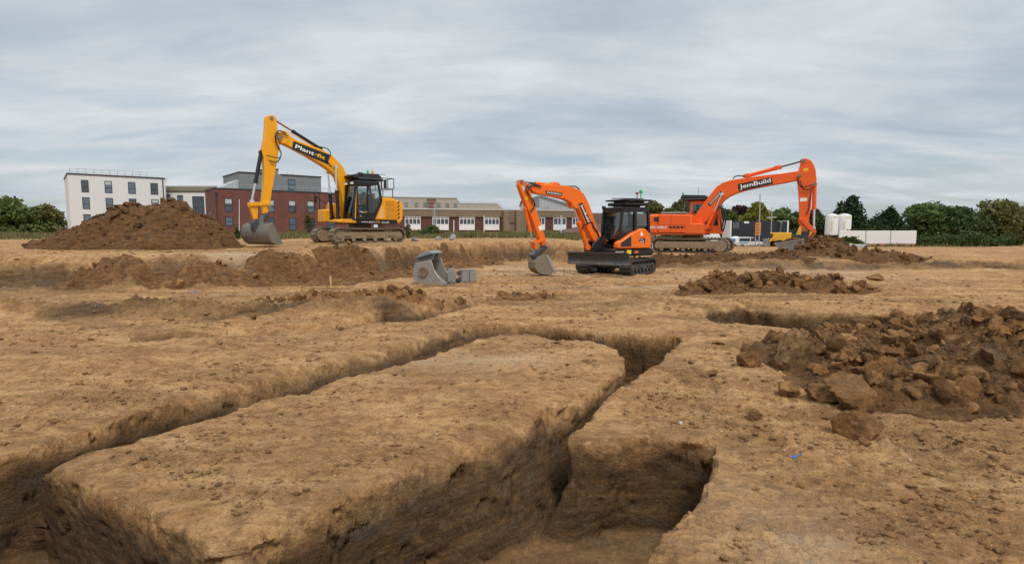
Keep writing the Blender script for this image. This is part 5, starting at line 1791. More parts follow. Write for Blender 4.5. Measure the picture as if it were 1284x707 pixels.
def cabin():
    q = [(39.13, 3.31), (49.01, 3.31), (39.27, -0.45), (49.18, -0.45)]
    r = thing('site_cabin', 'long black double stacked site cabin with white end posts, in front of the trees', 'cabin')
    x0, x1 = q[0][0], q[1][0]
    zt = q[0][1] - .1
    MB().box(x0, x1, 100, 103.5, -1.9, zt, .03).build('wall', mat('black_cabin_panel', (.016, .018, .024), .6, var=.3, vscale=1), r)
    for a in (x0 - .28, x1 + .02):
        MB().box(a, a + .26, 99.9, 103.6, -1.9, zt + .08, .02).build('end_post', WPANEL, r)
    k = [(39.43, 2.92), (40.4, 1.97)]
    w = MB().box(k[0][0], k[1][0], 99.94, 99.99, k[1][1], k[0][1])
    w = w.build('window', mat('grey_window_frame', (.16, .17, .18), .5), r)
    MB().box(k[0][0] + .1, k[1][0] - .1, 99.92, 99.939, k[1][1] + .1, k[0][1] - .1).build('pane', PANE, w)
    k = [(41.34, 3.16), (42.19, 2.82)]
    MB().box(k[0][0], k[1][0], 99.94, 99.99, k[1][1], k[0][1]).build('white_sign', WPANEL, r)
    MB().box(x0, x1, 99.97, 99.995, .6, .68).build('joint_strip', FRM, r)
    k = [(47.62, 0.98), (47.78, 3.18), (47.28, 0.98), (47.96, 0.98)]
    MB().bar((k[0][0], 99.6, k[0][1] - .6), (k[1][0], 99.6, k[1][1]), .12).bar((k[2][0], 99.6, k[2][1] - .6), (k[1][0], 99.6, k[1][1]), .05).box(k[1][0] - .25, k[1][0] + .15, 99.5, 99.7, k[1][1] - .4, k[1][1], .03).build('stair_rail', mat('rail_grey', (.15, .15, .16), .5), r)


cabin()


def silos():
    for k, (a, b, lab) in enumerate(((868, 946, 'white storage silo with faded yellow lettering, the one nearer the black cabin'), (948, 1040, 'white storage silo with faded yellow lettering, the one nearer the conifer'))):
        q = [(58.76, 0.68), (60.98, 0.68), (63.42, 0.68), (59.43, 4.32), (59.41, 4.66)]
        x0, x1 = ((q[0][0], q[1][0] - .05), (q[1][0] + .05, q[2][0]))[k]
        zt, zp, zb = q[3][1], q[4][1], q[0][1]
        cx, R = (x0 + x1) / 2, (x1 - x0) / 2
        r = thing('storage_silo', lab, 'silo', (cx, 104 + R, -1.6), 0, 'white silos by the conifer')
        H = zt + 1.6
        MB().tube([(0, 0, 1.6 + zb + .05), (0, 0, zt + 1.6 - .15), (0, 0, zt + 1.6 + .1), (0, 0, zp + 1.6 - .02), (0, 0, zp + 1.6 + .03)], [R, R, R * .93, R * .35, R * .1], 20).build('tank', mat('white_silo', (.70, .71, .70), .55, dirt=.2, dirtcol=(.45, .44, .40), var=.05), r)
        st = MB()
        for sx in (-1, 1):
            for sy in (-1, 1):
                st.bar((sx * R * .7, sy * R * .7, 0), (sx * R * .7, sy * R * .7, 1.8 + zb), .12)
        st.tube([(0, 0, .6), (0, 0, 1.65 + zb)], [R * .2, R * .8], 12)
        st.build('support_legs', mat('dark_steel_legs', (.06, .06, .065), .6), r)
        o = text('SILO' if False else 'MIX', 'lettering', M_YLT, r, (0, -R - .01, H - 1.0), (1, 0, 0), (0, 0, 1), R * .01 + .01, .01) if False else None
        lt = MB()
        for j in range(6):      # column of worn yellow marks too small to read
            zz = H - 1.15 - j * .34
            an = -math.pi / 2 - .55
            for w_ in (0, .16):
                xx = math.cos(an + w_) * (R + .008)
                yy = math.sin(an + w_) * (R + .008)
                lt.box(xx - .07, xx + .07, yy - .012, yy + .012, zz - .11, zz + (.10 if (j + int(w_ * 10)) % 3 else .02))
        for w_ in (-.1, .1, .32):
            xx, yy = math.cos(-math.pi / 2 + w_) * (R + .01), math.sin(-math.pi / 2 + w_) * (R + .01)
            lt.box(xx - .13, xx + .1, yy - .012, yy + .012, H - .42, H - .24)
        lt.build('worn_lettering', mat('faded_yellow_print', (.62, .52, .12), .6), r)


silos()


def barriers():
    segs = [(940, 1120), (1126, 1290), (1296, 1470)]
    labs = ['white water filled site barrier on orange blocks, the one beside the silos', 'white site barrier panel behind the two concrete pipes', 'white site barrier panel furthest right along the edge']
    q = [(47.83, 1.54), (51.67, 1.58), (51.8, 1.54), (55.31, 1.49), (47.91, 0.04), (49.4, 0.32), (51.96, 0.32), (52.53, -0.28), (55.42, -0.28), (49.23, -0.51)]
    s = (q[1][0] - q[0][0]) / 180.0
    for k, (a, b) in enumerate(segs):
        x0 = q[0][0] + (a - 940) * s
        x1 = q[0][0] + (b - 940) * s
        r = thing('site_barrier', labs[k], 'barrier', ((x0 + x1) / 2, 82, -1.0), 0, 'white barriers along the site edge')
        L = (x1 - x0) / 2
        zt = q[0][1] + 1.0
        m = MB().prism([(-L, .62), (L, .62), (L, zt), (-L + .05, zt)], -.15, .15, .05)
        m.build('panel', mat('white_barrier_plastic', (.72, .71, .70), .6, dirt=.2, dirtcol=(.5, .46, .40), var=.04), r)
        o = MB()
        for j in range(2):
            o.box(-L + .15 + j * L, -L + .15 + j * L + L * .82, -.4, .4, -.1, .32, .04)
            o.box(-L + .25 + j * L, -L + .25 + j * L + L * .7, -.35, .35, .325, .61, .04)
        o.build('base_block', mat('terracotta_orange_block', (.42, .12, .06), .8, dirt=.3, dirtcol=(.4, .25, .17), var=.15), r)


barriers()


def house():
    q = [(90.92, 2.15), (91.95, 3.09), (94.33, 2.87), (91.08, 2.51)]
    x0 = q[0][0]
    zb = -2.2
    zr = q[1][1]
    xr = q[1][0] + 3.0
    r = thing('house', 'white gabled house with a grey roof beyond the barriers at the far right', 'house')
    ze = q[0][1] + .4
    MB().prism([(x0, zb), (x0 + 6.6, zb), (x0 + 6.6, ze), (x0 + 3.3, zr + .6), (x0, ze)], 140, 152).build('wall', WHITE, r, smooth=0)
    MB().prism([(x0 - .4, ze - .25), (x0 + 3.3, zr + .603), (x0 + 7.0, ze - .25), (x0 + 7.0, ze), (x0 + 3.3, zr + .9), (x0 - .4, ze)], 139.6, 152.4).build('roof', mat('grey_slate', (.14, .14, .15), .8, var=.15), r, smooth=0)
    MB().box(x0 + 2.6, x0 + 3.9, 139.93, 139.99, ze - 1.4, ze - .2).build('window', PANE, r, smooth=0)


house()

# ------------------------------------------------------------------ posts, sign, vehicles, pipes


def pole(px, pyt, pyb, Y, label, name='scaffold_pole', r0=.04, arm=False, lean=0.0, m=None, cat='pole'):
    (xb, zb), (xt, zt) = [(0, 0)] * 2
    b = pxat(px, pyb, Y)
    t = pxat(px + lean, pyt, Y)
    h = t[1] - b[1]
    r = MB().tube([(0, 0, -.4), (0, 0, 0), (t[0] - b[0], 0, h)], [r0, r0, r0 * .8], 8)
    if arm:
        r.tube([(t[0] - b[0] - .55, 0, h - arm), (t[0] - b[0] + .75, 0, h - arm + .06)], r0 * .9, 6)
        r.box(t[0] - b[0] - .75, t[0] - b[0] - .35, -.12, .12, h - arm - .12, h - arm + .12, .02)
    o = r.build(name, m or METAL)
    o.location = (b[0], Y, b[1])
    return tag(o, label, cat)


CP, SP = math.cos(math.radians(5.346)), math.sin(math.radians(5.346))


def pxat(px, py, Y):
    """place on the vertical plane at distance Y"""
    u, v = (px - 642) / 700.0, (353.5 - py) / 700.0
    k = Y / (CP + v * SP)
    return (u * k, 1.7 + (v * CP - SP) * k)


pole(951.5, 243, 318, 40, 'tall thin grey metal pole passing the orange sign board', r0=.045, lean=1.6)
pole(966.5, 260, 304, 92, 'tall grey lamp post with a short cross arm in front of the black cabin', 'lamp_post', .09, arm=1.7, lean=1.5, cat='lamp post')
pole(906, 255, 280, 95, 'thin dark lamp post beside the large excavator cab', 'lamp_post', .05, lean=.5, cat='lamp post')
pole(544.8, 256, 290, 62, 'tall grey post standing before the school window wall', 'lamp_post', .09, lean=0, cat='lamp post')
pole(569, 276, 297, 55, 'short curved white post in the grass before the school', 'marker_post', .05, cat='post', m=WPANEL)
pole(606.8, 270, 297, 60, 'thin pale post in the grass close to the brick pier', 'marker_post', .045, cat='post', m=WPANEL)
pole(703.5, 270, 297, 60, 'thin pale post seen through the arm of the small excavator', 'marker_post', .045, cat='post', m=WPANEL)
pole(1081, 318, 327, 34, 'thin steel pin pushed in the ground below the concrete pipes', 'steel_pin', .018, cat='pin', m=FRM)
pole(300, 250, 287, 66, 'slim white pole in front of the red brick wall, left of the yellow arm', 'marker_post', .04, cat='post', m=WPANEL)


def sign():
    q = [(39.04, 2.82), (39.93, 2.78), (40.02, 0.82), (39.13, 0.77)]
    x0, x1 = q[0][0], q[1][0]
    r = thing('notice_board', 'orange rectangular notice board on posts in front of the black cabin', 'sign', ((x0 + x1) / 2, 90, -1.3))
    w = (x1 - x0) / 2
    MB().box(-w, w, -.04, .04, q[2][1] + 1.3, q[0][1] + 1.3, .01).build('board', mat('orange_board', (.62, .20, .03), .6, var=.1), r)
    m = MB()
    for k in range(4):
        zz = q[0][1] + 1.3 - .35 - k * .42
        m.box(-w * .62, w * (.5 - .15 * (k % 2)), -.052, -.042, zz - .07, zz + .07)
    m.build('dark_print', mat('dark_print', (.16, .06, .02), .7), r)
    MB().box(-w * .8, -w * .8 + .1, .045, .14, 0, q[0][1] + 1.2).box(w * .8 - .1, w * .8, .045, .14, 0, q[0][1] + 1.2).build('sign_post', METAL, r)


sign()


def vehicle(kind, label, loc, rz, L, H, body, cat, name):
    """van or car seen from the side: shaped body, glass, wheels"""
    r = thing(name, label, cat, loc, rz)
    Wd = .9
    if kind == 'van':
        prof = [(-L / 2, .35), (L / 2 - .05, .35), (L / 2, .55), (L / 2 - .08, .95), (L / 2 - .95, 1.12), (L / 2 - 1.75, H - .06), (L / 2 - 2.3, H), (-L / 2 + .2, H), (-L / 2, H - .25)]
        gl = [(L / 2 - 1.02, 1.13), (L / 2 - 1.72, H - .14), (L / 2 - 2.2, H - .12), (L / 2 - 2.2, 1.10)]
        gl2 = [(L / 2 - 2.3, 1.12), (L / 2 - 2.3, H - .14), (-L / 2 + .35, H - .16), (-L / 2 + .25, 1.12)]
    else:
        prof = [(-L / 2, .32), (L / 2 - .05, .32), (L / 2, .55), (L / 2 - .1, .78), (L / 2 - 1.2, .92), (L / 2 - 1.9, H - .02), (-L / 2 + 1.1, H), (-L / 2 + .2, .98), (-L / 2, .8)]
        gl = [(L / 2 - 1.3, .95), (L / 2 - 1.92, H - .1), (-.05, H - .08), (-.05, .95)]
        gl2 = [(-.12, .95), (-.12, H - .08), (-L / 2 + 1.12, H - .1), (-L / 2 + .5, .98)]
    MB().prism(prof, -Wd, Wd, .10, seg=2).build('body', body, r)
    g = MB()
    for q in (gl, gl2):
        for y in (-Wd - .004, Wd - .002):
            g.prism(q, y, y + .006)
    a, b = gl[0], gl[1]
    g.hexa([(a[0] + .07, -.7, a[1] + .02), (a[0] + .07, .7, a[1] + .02), (b[0] + .06, .65, b[1]), (b[0] + .06, -.65, b[1])], [(a[0] + .085, -.7, a[1] + .03), (a[0] + .085, .7, a[1] + .03), (b[0] + .075, .65, b[1] + .01), (b[0] + .075, -.65, b[1] + .01)])
    g.build('side_glass', PANE, r)
    for x in (-L / 2 + .8, L / 2 - .85):
        for y in (-Wd + .08, Wd - .08):
            w = MB().cyl((x, y - .1, .33), (x, y + .1, .33), .33, 16).build('wheel', mat('tyre_rubber', (.02, .02, .02), .8), r)
            MB().cyl((x, y - .11, .33), (x, y + .11, .33), .2, 12).build('rim', METAL, w)
    for y in (-.62, .62):
        MB().box(L / 2 - .12, L / 2 - .015, y - .16, y + .16, .68, .84, .03).build('headlight', M_LAMP, r)
    MB().box(L / 2 - .04, L / 2 + .02, -.85, .85, .36, .50, .02).build('bumper', M_BLKP, r)
    return r


VW = mat('white_vehicle_paint', (.72, .74, .76), .3, coat=.4, var=.03)
vx, vz = [(41.4, -0.99)][0]
van = vehicle('van', 'small white van parked beside the black cabin, facing right', (vx - .6, 96, vz - .42), -12, 4.3, 1.85, VW, 'van', 'parked_van')
MB().box(-1.95, -.4, -.910, -.905, .75, 1.02).build('blue_lettering_band', mat('pale_blue_band', (.20, .35, .60), .5), van)
vx, vz = [(45.28, -0.92)][0]
vehicle('car', 'silver grey car parked between the white van and the yellow digger', (vx, 98, vz - .5), -80, 4.2, 1.5, mat('silver_car_paint', (.35, .37, .40), .3, .4, coat=.3), 'car', 'parked_car')
# white low vehicle with blue panel behind the large excavator
q = [(21.49, 1.19), (24.82, 1.06), (24.91, 0.45), (23.95, 1.09), (24.77, 0.67)]
r = thing('flatbed_truck', 'white truck with a blue sign panel, mostly hidden behind the large orange excavator', 'truck', (q[1][0] - 1.6, 62, -.4), -6)
MB().prism([(-3.6, .5), (1.5, .5), (1.6, .7), (1.55, q[1][1] + .35), (1.1, q[1][1] + .12), (-3.6, q[1][1] + .25)], -.95, .95, .08).build('body', VW, r)
MB().prism([(-2.4, q[1][1] + .30), (-.3, q[1][1] + .13), (-.6, q[1][1] + .75), (-2.2, q[1][1] + .8)], -.85, .85, .06).build('truck_cab', VW, r)
MB().box(.25, 1.2, -.97, -.955, .75, 1.15).build('blue_panel', mat('blue_panel', (.03, .16, .45), .5), r)
text('HIRE' if False else 'SITE', 'lettering', M_WHT, r, (.7, -.971, 1.2), (1, 0, 0), (0, 0, 1), .01, .01) if False else None
for x in (-2.6, .7):
    for y in (-.8, .8):
        MB().cyl((x, y - .12, .38), (x, y + .12, .38), .38, 16).build('wheel', mat('tyre_rubber', (.02, .02, .02), .8), r)

# yellow digger behind the big bucket
q = [(27.06, 1.13), (28.53, 0.23), (29.31, 1.36), (29.04, 0.83)]
r = thing('backhoe_loader', 'yellow digger half hidden behind the bucket of the large orange excavator', 'digger', (q[0][0] + 1.6, 58, -.35), 170)
YD = mat('dull_yellow_paint', (.68, .36, .02), .45, dirt=.25, dirtcol=(.4, .25, .1))
MB().box(-.1, 1.7, -.6, .6, .85, 1.75, .05).box(-1.9, -.1, -.5, .5, .7, 1.15, .05).build('body', YD, r)
MB().box(-1.2, -.15, -.55, .55, 1.15, 1.5, .03).build('engine_bay', M_BLKP, r)
MB().box(1.70, 1.74, -.5, .5, .95, 1.6).build('radiator_grille', M_BLKP, r)
MB().prism([(-1.3, 1.5), (-1.5, 2.35), (-1.15, 2.5), (-.8, 1.5)], -.5, -.2, .05).prism([(-2.2, 1.2), (-2.4, 2.2), (-2.1, 2.25), (-1.8, 1.2)], .1, .35, .05).bar((1.5, -.6, 1.3), (2.2, -.6, .7), .18).bar((1.5, .6, 1.3), (2.2, .6, .7), .18).build('loader_arm', YD, r)
MB().prism([(2.0, .4), (2.5, .3), (2.6, .45), (2.3, .55), (2.25, 1.05), (2.1, 1.1)], -1.0, 1.0, .03).build('loader_bucket', M_STL, r)
for x, R in ((-1.2, .65), (1.1, .5)):
    for y in (-.85, .85):
        w = MB().cyl((x, y - .18, R), (x, y + .18, R), R, 20).build('wheel', mat('tyre_rubber', (.02, .02, .02), .8), r)
        MB().cyl((x, y - .19, R), (x, y + .19, R), R * .5, 14).build('rim', YD, w)

PIPE = mat('concrete_pipe', (.36, .34, .31), .85, dirt=.35, dirtcol=(.24, .2, .16), var=.1, vscale=2)
for k, (px, py, lab, rz) in enumerate(((1037, 384, 'hollow concrete pipe lying in the grass, left of a matching pair', 24), (1126, 389, 'hollow concrete pipe lying in the grass, right of a matching pair', 24), (757, 362, 'dark mouthed concrete pipe partly hidden by the large excavator bucket linkage', 15))):
    q = pxat(880 + px / 5.464, 240 + py / 5.464, 44)
    R = .30
    m = MB()
    n = 24
    vs, fs = [], []
    for y in (0, 2.2):
        for rr in (R, R * .80):
            for i in range(n):
                a = 2 * math.pi * i / n
                vs.append((rr * math.cos(a), y, rr * math.sin(a)))
    for i in range(n):
        j = (i + 1) % n
        fs += [(i, j, n + j, n + i), (2 * n + i, 3 * n + i, 3 * n + j, 2 * n + j), (i, 2 * n + i, 2 * n + j, j), (n + i, n + j, 3 * n + j, 3 * n + i)]
    m.raw(vs, fs)
    o = m.build('concrete_pipe', PIPE)
    o.location = (q[0], 44, q[1])
    o.rotation_euler = (0, 0, R_(rz))
    tag(o, lab, 'pipe', 'concrete pipes in the grass')

# ------------------------------------------------------------------ trees, shrubs, grass


def leaf_cloud(m, pts, size, rs):
    """many small bent leaf faces at the given points"""
    n = len(pts)
    a = rs.normal(size=(n, 3))
    a /= np.linalg.norm(a, axis=1)[:, None]
    b = np.cross(a, rs.normal(size=(n, 3)))
    b /= np.linalg.norm(b, axis=1)[:, None]
    s = size * rs.uniform(.5, 1.3, n)[:, None]
    P = np.array(pts)
    q = np.stack([P - a * s, P + b * s * .55, P + a * s, P - b * s * .55], 1).reshape(-1, 3)
    o = len(m.v)
    m.v.extend(map(tuple, q))
    m.f.extend((o + 4 * i, o + 4 * i + 1, o + 4 * i + 2, o + 4 * i + 3) for i in range(n))
    m.m.extend([0] * n)


def quick(m, name, material, parent):
    me = bpy.data.meshes.new(name)
    me.from_pydata(m.v, [], m.f)
    me.materials.append(material)
    o = bpy.data.objects.new(name, me)
    COL.objects.link(o)
    o.parent = parent
    return o


BARK = mat('bark', (.09, .07, .05), .9, var=.25)


def tree(x, y, zb, w, h, lm, label, seed, kind='round', name='tree', n=4200, size=.33, trunk=.25, cat='tree', group=None):
    rs = np.random.default_rng(seed)
    r = thing(name, label, cat, (x, y, zb), 0, group)
    pts = []
    tips = []
    if kind == 'round':
        k = 40
        for i in range(k):
            a = rs.uniform(0, 2 * math.pi)
            e = rs.uniform(.0, 1) ** .8
            rad = w / 2 * rs.uniform(.15, .78) * math.sqrt(max(.15, 1 - (1.7 * (e - .42)) ** 2))
            c = np.array([rad * math.cos(a), rad * math.sin(a), h * (trunk + (1 - trunk) * (.08 + .84 * e))])
            tips.append(c)
            R = w * rs.uniform(.10, .21)
            d = rs.normal(size=(n // k, 3))
            d /= np.linalg.norm(d, axis=1)[:, None]
            d *= (rs.uniform(.35, 1.08, n // k) ** .5)[:, None] * R
            d[:, 2] *= .75
            pts.append(c + d)
    else:       # conifer: drooping tiers
        for i in range(34):
            e = (i + rs.uniform(0, .8)) / 34
            a = rs.uniform(0, 2 * math.pi)
            rad = w / 2 * (1 - e) ** .65 * rs.uniform(.45, 1.0)
            c = np.array([rad * .62 * math.cos(a), rad * .62 * math.sin(a), h * (.06 + .90 * e)])
            tips.append(c)
            d = rs.normal(size=(n // 34, 3)) * np.array([.28 * rad + .25, .28 * rad + .25, .16 * rad + .35])
            d[:, 2] -= .25 * np.hypot(d[:, 0], d[:, 1])
            pts.append(c + d)
    P = np.concatenate(pts)
    m = MB()
    leaf_cloud(m, P, size, rs)
    quick(m, 'crown', lm, r)
    t = MB()
    t.tube([(0, 0, -.5), (0, 0, h * trunk * .6), (rs.uniform(-.1, .1), 0, h * .55), (0, 0, h * .8)], [w * .035 + .05, w * .03 + .04, w * .016 + .02, .02], 7)
    for c in tips[::2]:
        st = Vector((0, 0, min(h * (trunk * .5 + .1), c[2] * .7)))
        t.tube([st, st.lerp(Vector(c), .55) + Vector((0, 0, -.1)), Vector(c)], [w * .014 + .01, w * .009 + .006, .008], 5)
    t.build('trunk', BARK, r)
    return r


LG = leaf_mat('leaf_mid_green', (.105, .145, .045))
LY = leaf_mat('leaf_yellow_green', (.20, .21, .035))
LD = leaf_mat('leaf_dark_green', (.068, .10, .036))
LP = leaf_mat('leaf_purple', (.065, .033, .036))
LC = leaf_mat('leaf_conifer', (.038, .058, .029))
LO = leaf_mat('leaf_olive', (.135, .145, .052))
TG = 'trees along the far edge of the site'
TREES = [
    # px centre, top row, width px, distance, leaves, kind, label
    (821, 250, 22, 120, LO, 'round', 'olive green tree rising directly behind the small excavator cab'),
    (842, 262, 24, 124, LG, 'round', 'low mid green tree above the engine of the large excavator'),
    (856, 250, 26, 126, LO, 'round', 'olive tree just left of the large excavator cab'),
    (690, 258, 16, 150, LG, 'round', 'small green tree peeping over the school roof beside the rooftop units') if False else (768, 262, 22, 130, LG, 'round', 'low green tree between the rooftop units and the small excavator cab'),
    (908, 262, 30, 128, LG, 'round', 'mid green tree just right of the large excavator cab'),
    (929, 259, 28, 132, LP, 'round', 'purple leaved tree behind the black cabin'),
    (949, 254, 32, 126, LY, 'round', 'bright yellow green tree behind the orange notice board'),
    (979, 261, 30, 128, LG, 'round', 'mid green tree between the yellow green tree and the excavator arm'),
    (998, 268, 28, 130, LD, 'round', 'dark green tree partly hidden by the orange excavator arm'),
    (1022, 264, 28, 128, LD, 'round', 'dark green tree between the excavator arm and the silos'),
    (1044, 268, 24, 134, LD, 'round', 'dark green tree directly behind the silos'),
    (1069, 247, 52, 122, LC, 'conifer', 'large dark conifer rising behind the two white silos'),
    (1098, 276, 26, 118, LC, 'round', 'low dark tree at the foot of the large conifer'),
    (1116, 262, 40, 126, LC, 'conifer', 'dark conifer beside the white house at the far right'),
    (1160, 258, 56, 130, LG, 'round', 'broad mid green tree right of the white house'),
    (1208, 263, 52, 126, LD, 'round', 'dark broad tree second from the right edge'),
    (1262, 255, 60, 128, LO, 'round', 'olive broad tree at the right edge'),
    (12, 252, 62, 112, LG, 'round', 'mid green tree at the left edge beyond the white building'),
    (58, 262, 46, 116, LO, 'round', 'olive tree close to the left end of the white building'),
]
for i, (px, pt, wp, Y, lm, kd, lab) in enumerate(TREES):
    x, zt = pxat(px, pt, Y)
    zb = -2.2
    tree(x, Y, zb, wp * Y / 700 * 1.4, zt - zb, lm, lab, 100 + i, kd, 'conifer_tree' if kd == 'conifer' else 'broadleaf_tree', 8000 if kd == 'conifer' else 7500, .46, .06, 'tree', TG)

# hedges and scrub
def hedge(x0, x1, Y, zb, h, lm, label, seed, n=5000, name='hedge', cat='hedge'):
    rs = np.random.default_rng(seed)
    m = MB()
    xs_ = rs.uniform(x0, x1, n)
    top = h * (.45 + .55 * np.interp(xs_, np.linspace(x0, x1, 22), rs.uniform(0, 1, 22)))
    P = np.stack([xs_, Y + rs.normal(0, .8, n), zb + top * rs.uniform(0, 1, n) ** .6], -1)
    leaf_cloud(m, P, .22, rs)
    o = quick(m, name, lm, None)
    tag(o, label, cat)


def px_x(px, Y):
    return (px - 642) / 700 * Y


hedge(px_x(800, 115), px_x(1010, 115), 115, -2.4, 4.3, LD, 'long dark green hedge behind the black cabin', 301, 14000)
hedge(px_x(1000, 108), px_x(1290, 108), 112, -2.4, 4.0, LD, 'dark green hedge behind the silos and barriers', 302, 16000)
hedge(px_x(1062, 90), px_x(1112, 90), 90, -1.4, 3.4, leaf_mat('leaf_hedge', (.06, .085, .022)), 'rounded green hedge showing above the white barrier', 303, 5000)
hedge(px_x(1018, 60), px_x(1070, 60), 60, -.9, 1.9, leaf_mat('leaf_weeds', (.085, .10, .035)), 'tall grey green weeds in front of the silos', 304, 9000, 'weed_patch', 'weeds')


def shrub(px, pt, pb, wp, Y, lm, label, seed, n=1500, trunk=.1, size=.1):
    x, zt = pxat(px, pt, Y)
    zb = pxat(px, pb, Y)[1]
    tree(x, Y, zb, wp * Y / 700, zt - zb, lm, label, seed, 'round', 'shrub', n, size, trunk, 'shrub')


LS = leaf_mat('leaf_shrub', (.075, .10, .03))
shrub(541, 284, 301, 36, 50, LS, 'low bushy green shrub in front of the second white window panel', 401, 2600)
shrub(386, 268, 301, 12, 52, leaf_mat('leaf_olive_sapling', (.11, .10, .04)), 'slender olive sapling before the red brick wall', 402, 700, .25, .09)
shrub(511, 280, 302, 11, 40, leaf_mat('leaf_dry_shrub', (.15, .13, .07)), 'dry straggly shrub just behind the yellow excavator counterweight', 403, 420, .1, .07)
shrub(297, 284, 302, 10, 46, LS, 'small weedy shrub between the spoil heap and the muddy bucket', 404, 600, .1, .08)


def grass(name, label_kind, regs, n, hgt, lm, seed):
    rs = np.random.default_rng(seed)
    vs, fs = [], []
    k = 0
    for (u0, u1, y0, y1, share) in regs:
        c = int(n * share)
        u = rs.uniform(u0, u1, c)
        y = y0 + (y1 - y0) * rs.uniform(0, 1, c)
        x = u * y
        dn = fbm(x * .25, y * .25, octv=3, seed=91)
        keep = dn > rs.uniform(-.45, .30, c)
        x, y, dn = x[keep], y[keep], dn[keep]
        z = land(x, y, False)
        hh = hgt * rs.uniform(.35, 1.25, x.size) * (.4 + 1.5 * np.clip(dn + .25, 0, 1))
        for xx, yy, zz, h in zip(x, y, z, hh):
            a = rs.uniform(0, math.pi)
            wv = .05 * yy / 40
            dx, dy = math.cos(a) * wv, math.sin(a) * wv
            lx, ly = rs.normal(0, .30, 2) * h
            vs += [(xx - dx, yy - dy, zz - .03), (xx + dx, yy + dy, zz - .03), (xx + lx, yy + ly, zz + h)]
            fs.append((k, k + 1, k + 2))
            k += 3
    me = bpy.data.meshes.new(name)
    me.from_pydata(vs, [], fs)
    me.materials.append(lm)
    o = bpy.data.objects.new(name, me)
    COL.objects.link(o)
    tag(o, None, None, None, 'stuff')
    return o


GR = leaf_mat('grass_blade', (.165, .16, .065), .55)
grass('grass', '', [(-.95, -.42, 45, 75, .25), (-.42, .12, 42, 66, .45), (.02, .26, 50, 72, .12), (.24, .95, 62, 92, .22)], 90000, .36, GR, 500)

# ------------------------------------------------------------------ spoil heaps, clods, crumbs


def ico(sub):
    bm = bmesh.new()
    bmesh.ops.create_icosphere(bm, subdivisions=sub, radius=1)
    v = np.array([x.co[:] for x in bm.verts])
    f = [[y.index for y in x.verts] for x in bm.faces]
    bm.free()
    return v, f


ICO = {k: ico(k) for k in (1, 2, 3, 4)}


def clod_shape(rs, sub, rough=.10, planes=10):
    """lump of clay with broken faces"""
    v, f = ICO[sub]
    pn = rs.normal(size=(planes, 3))
    pn /= np.linalg.norm(pn, axis=1)[:, None]
    pd = rs.uniform(.53, 1.0, planes)
    dt = v @ pn.T
    rr = np.where(dt > .05, pd[None] / np.maximum(dt, .05), 9).min(1)
    rr = np.minimum(rr, 1.35)
    o = rs.uniform(0, 50, 3)
    rr = rr * (1 + rough * fbm(v[:, 0] * 3.2 + o[0], v[:, 1] * 3.2 + o[1], v[:, 2] * 3.2 + o[2], octv=5, gain=.68))
    return v * rr[:, None], f


def rotm(rs):
    q = rs.normal(size=4)
    q /= np.linalg.norm(q)
    a, b, c, d = q
    return np.array([[1 - 2 * (c * c + d * d), 2 * (b * c - a * d), 2 * (b * d + a * c)], [2 * (b * c + a * d), 1 - 2 * (b * b + d * d), 2 * (c * d - a * b)], [2 * (b * d - a * c), 2 * (c * d + a * b), 1 - 2 * (b * b + c * c)]])


def np_mesh(name, V, Fq, material, smooth=True, sharp=None):
    me = bpy.data.meshes.new(name)
    me.from_pydata([tuple(v) for v in V], [], Fq)
    me.materials.append(material)
    if smooth:
        me.polygons.foreach_set('use_smooth', [True] * len(me.polygons))
        if sharp:
            me.set_sharp_from_angle(angle=R_(sharp))
    o = bpy.data.objects.new(name, me)
    COL.objects.link(o)
    return o


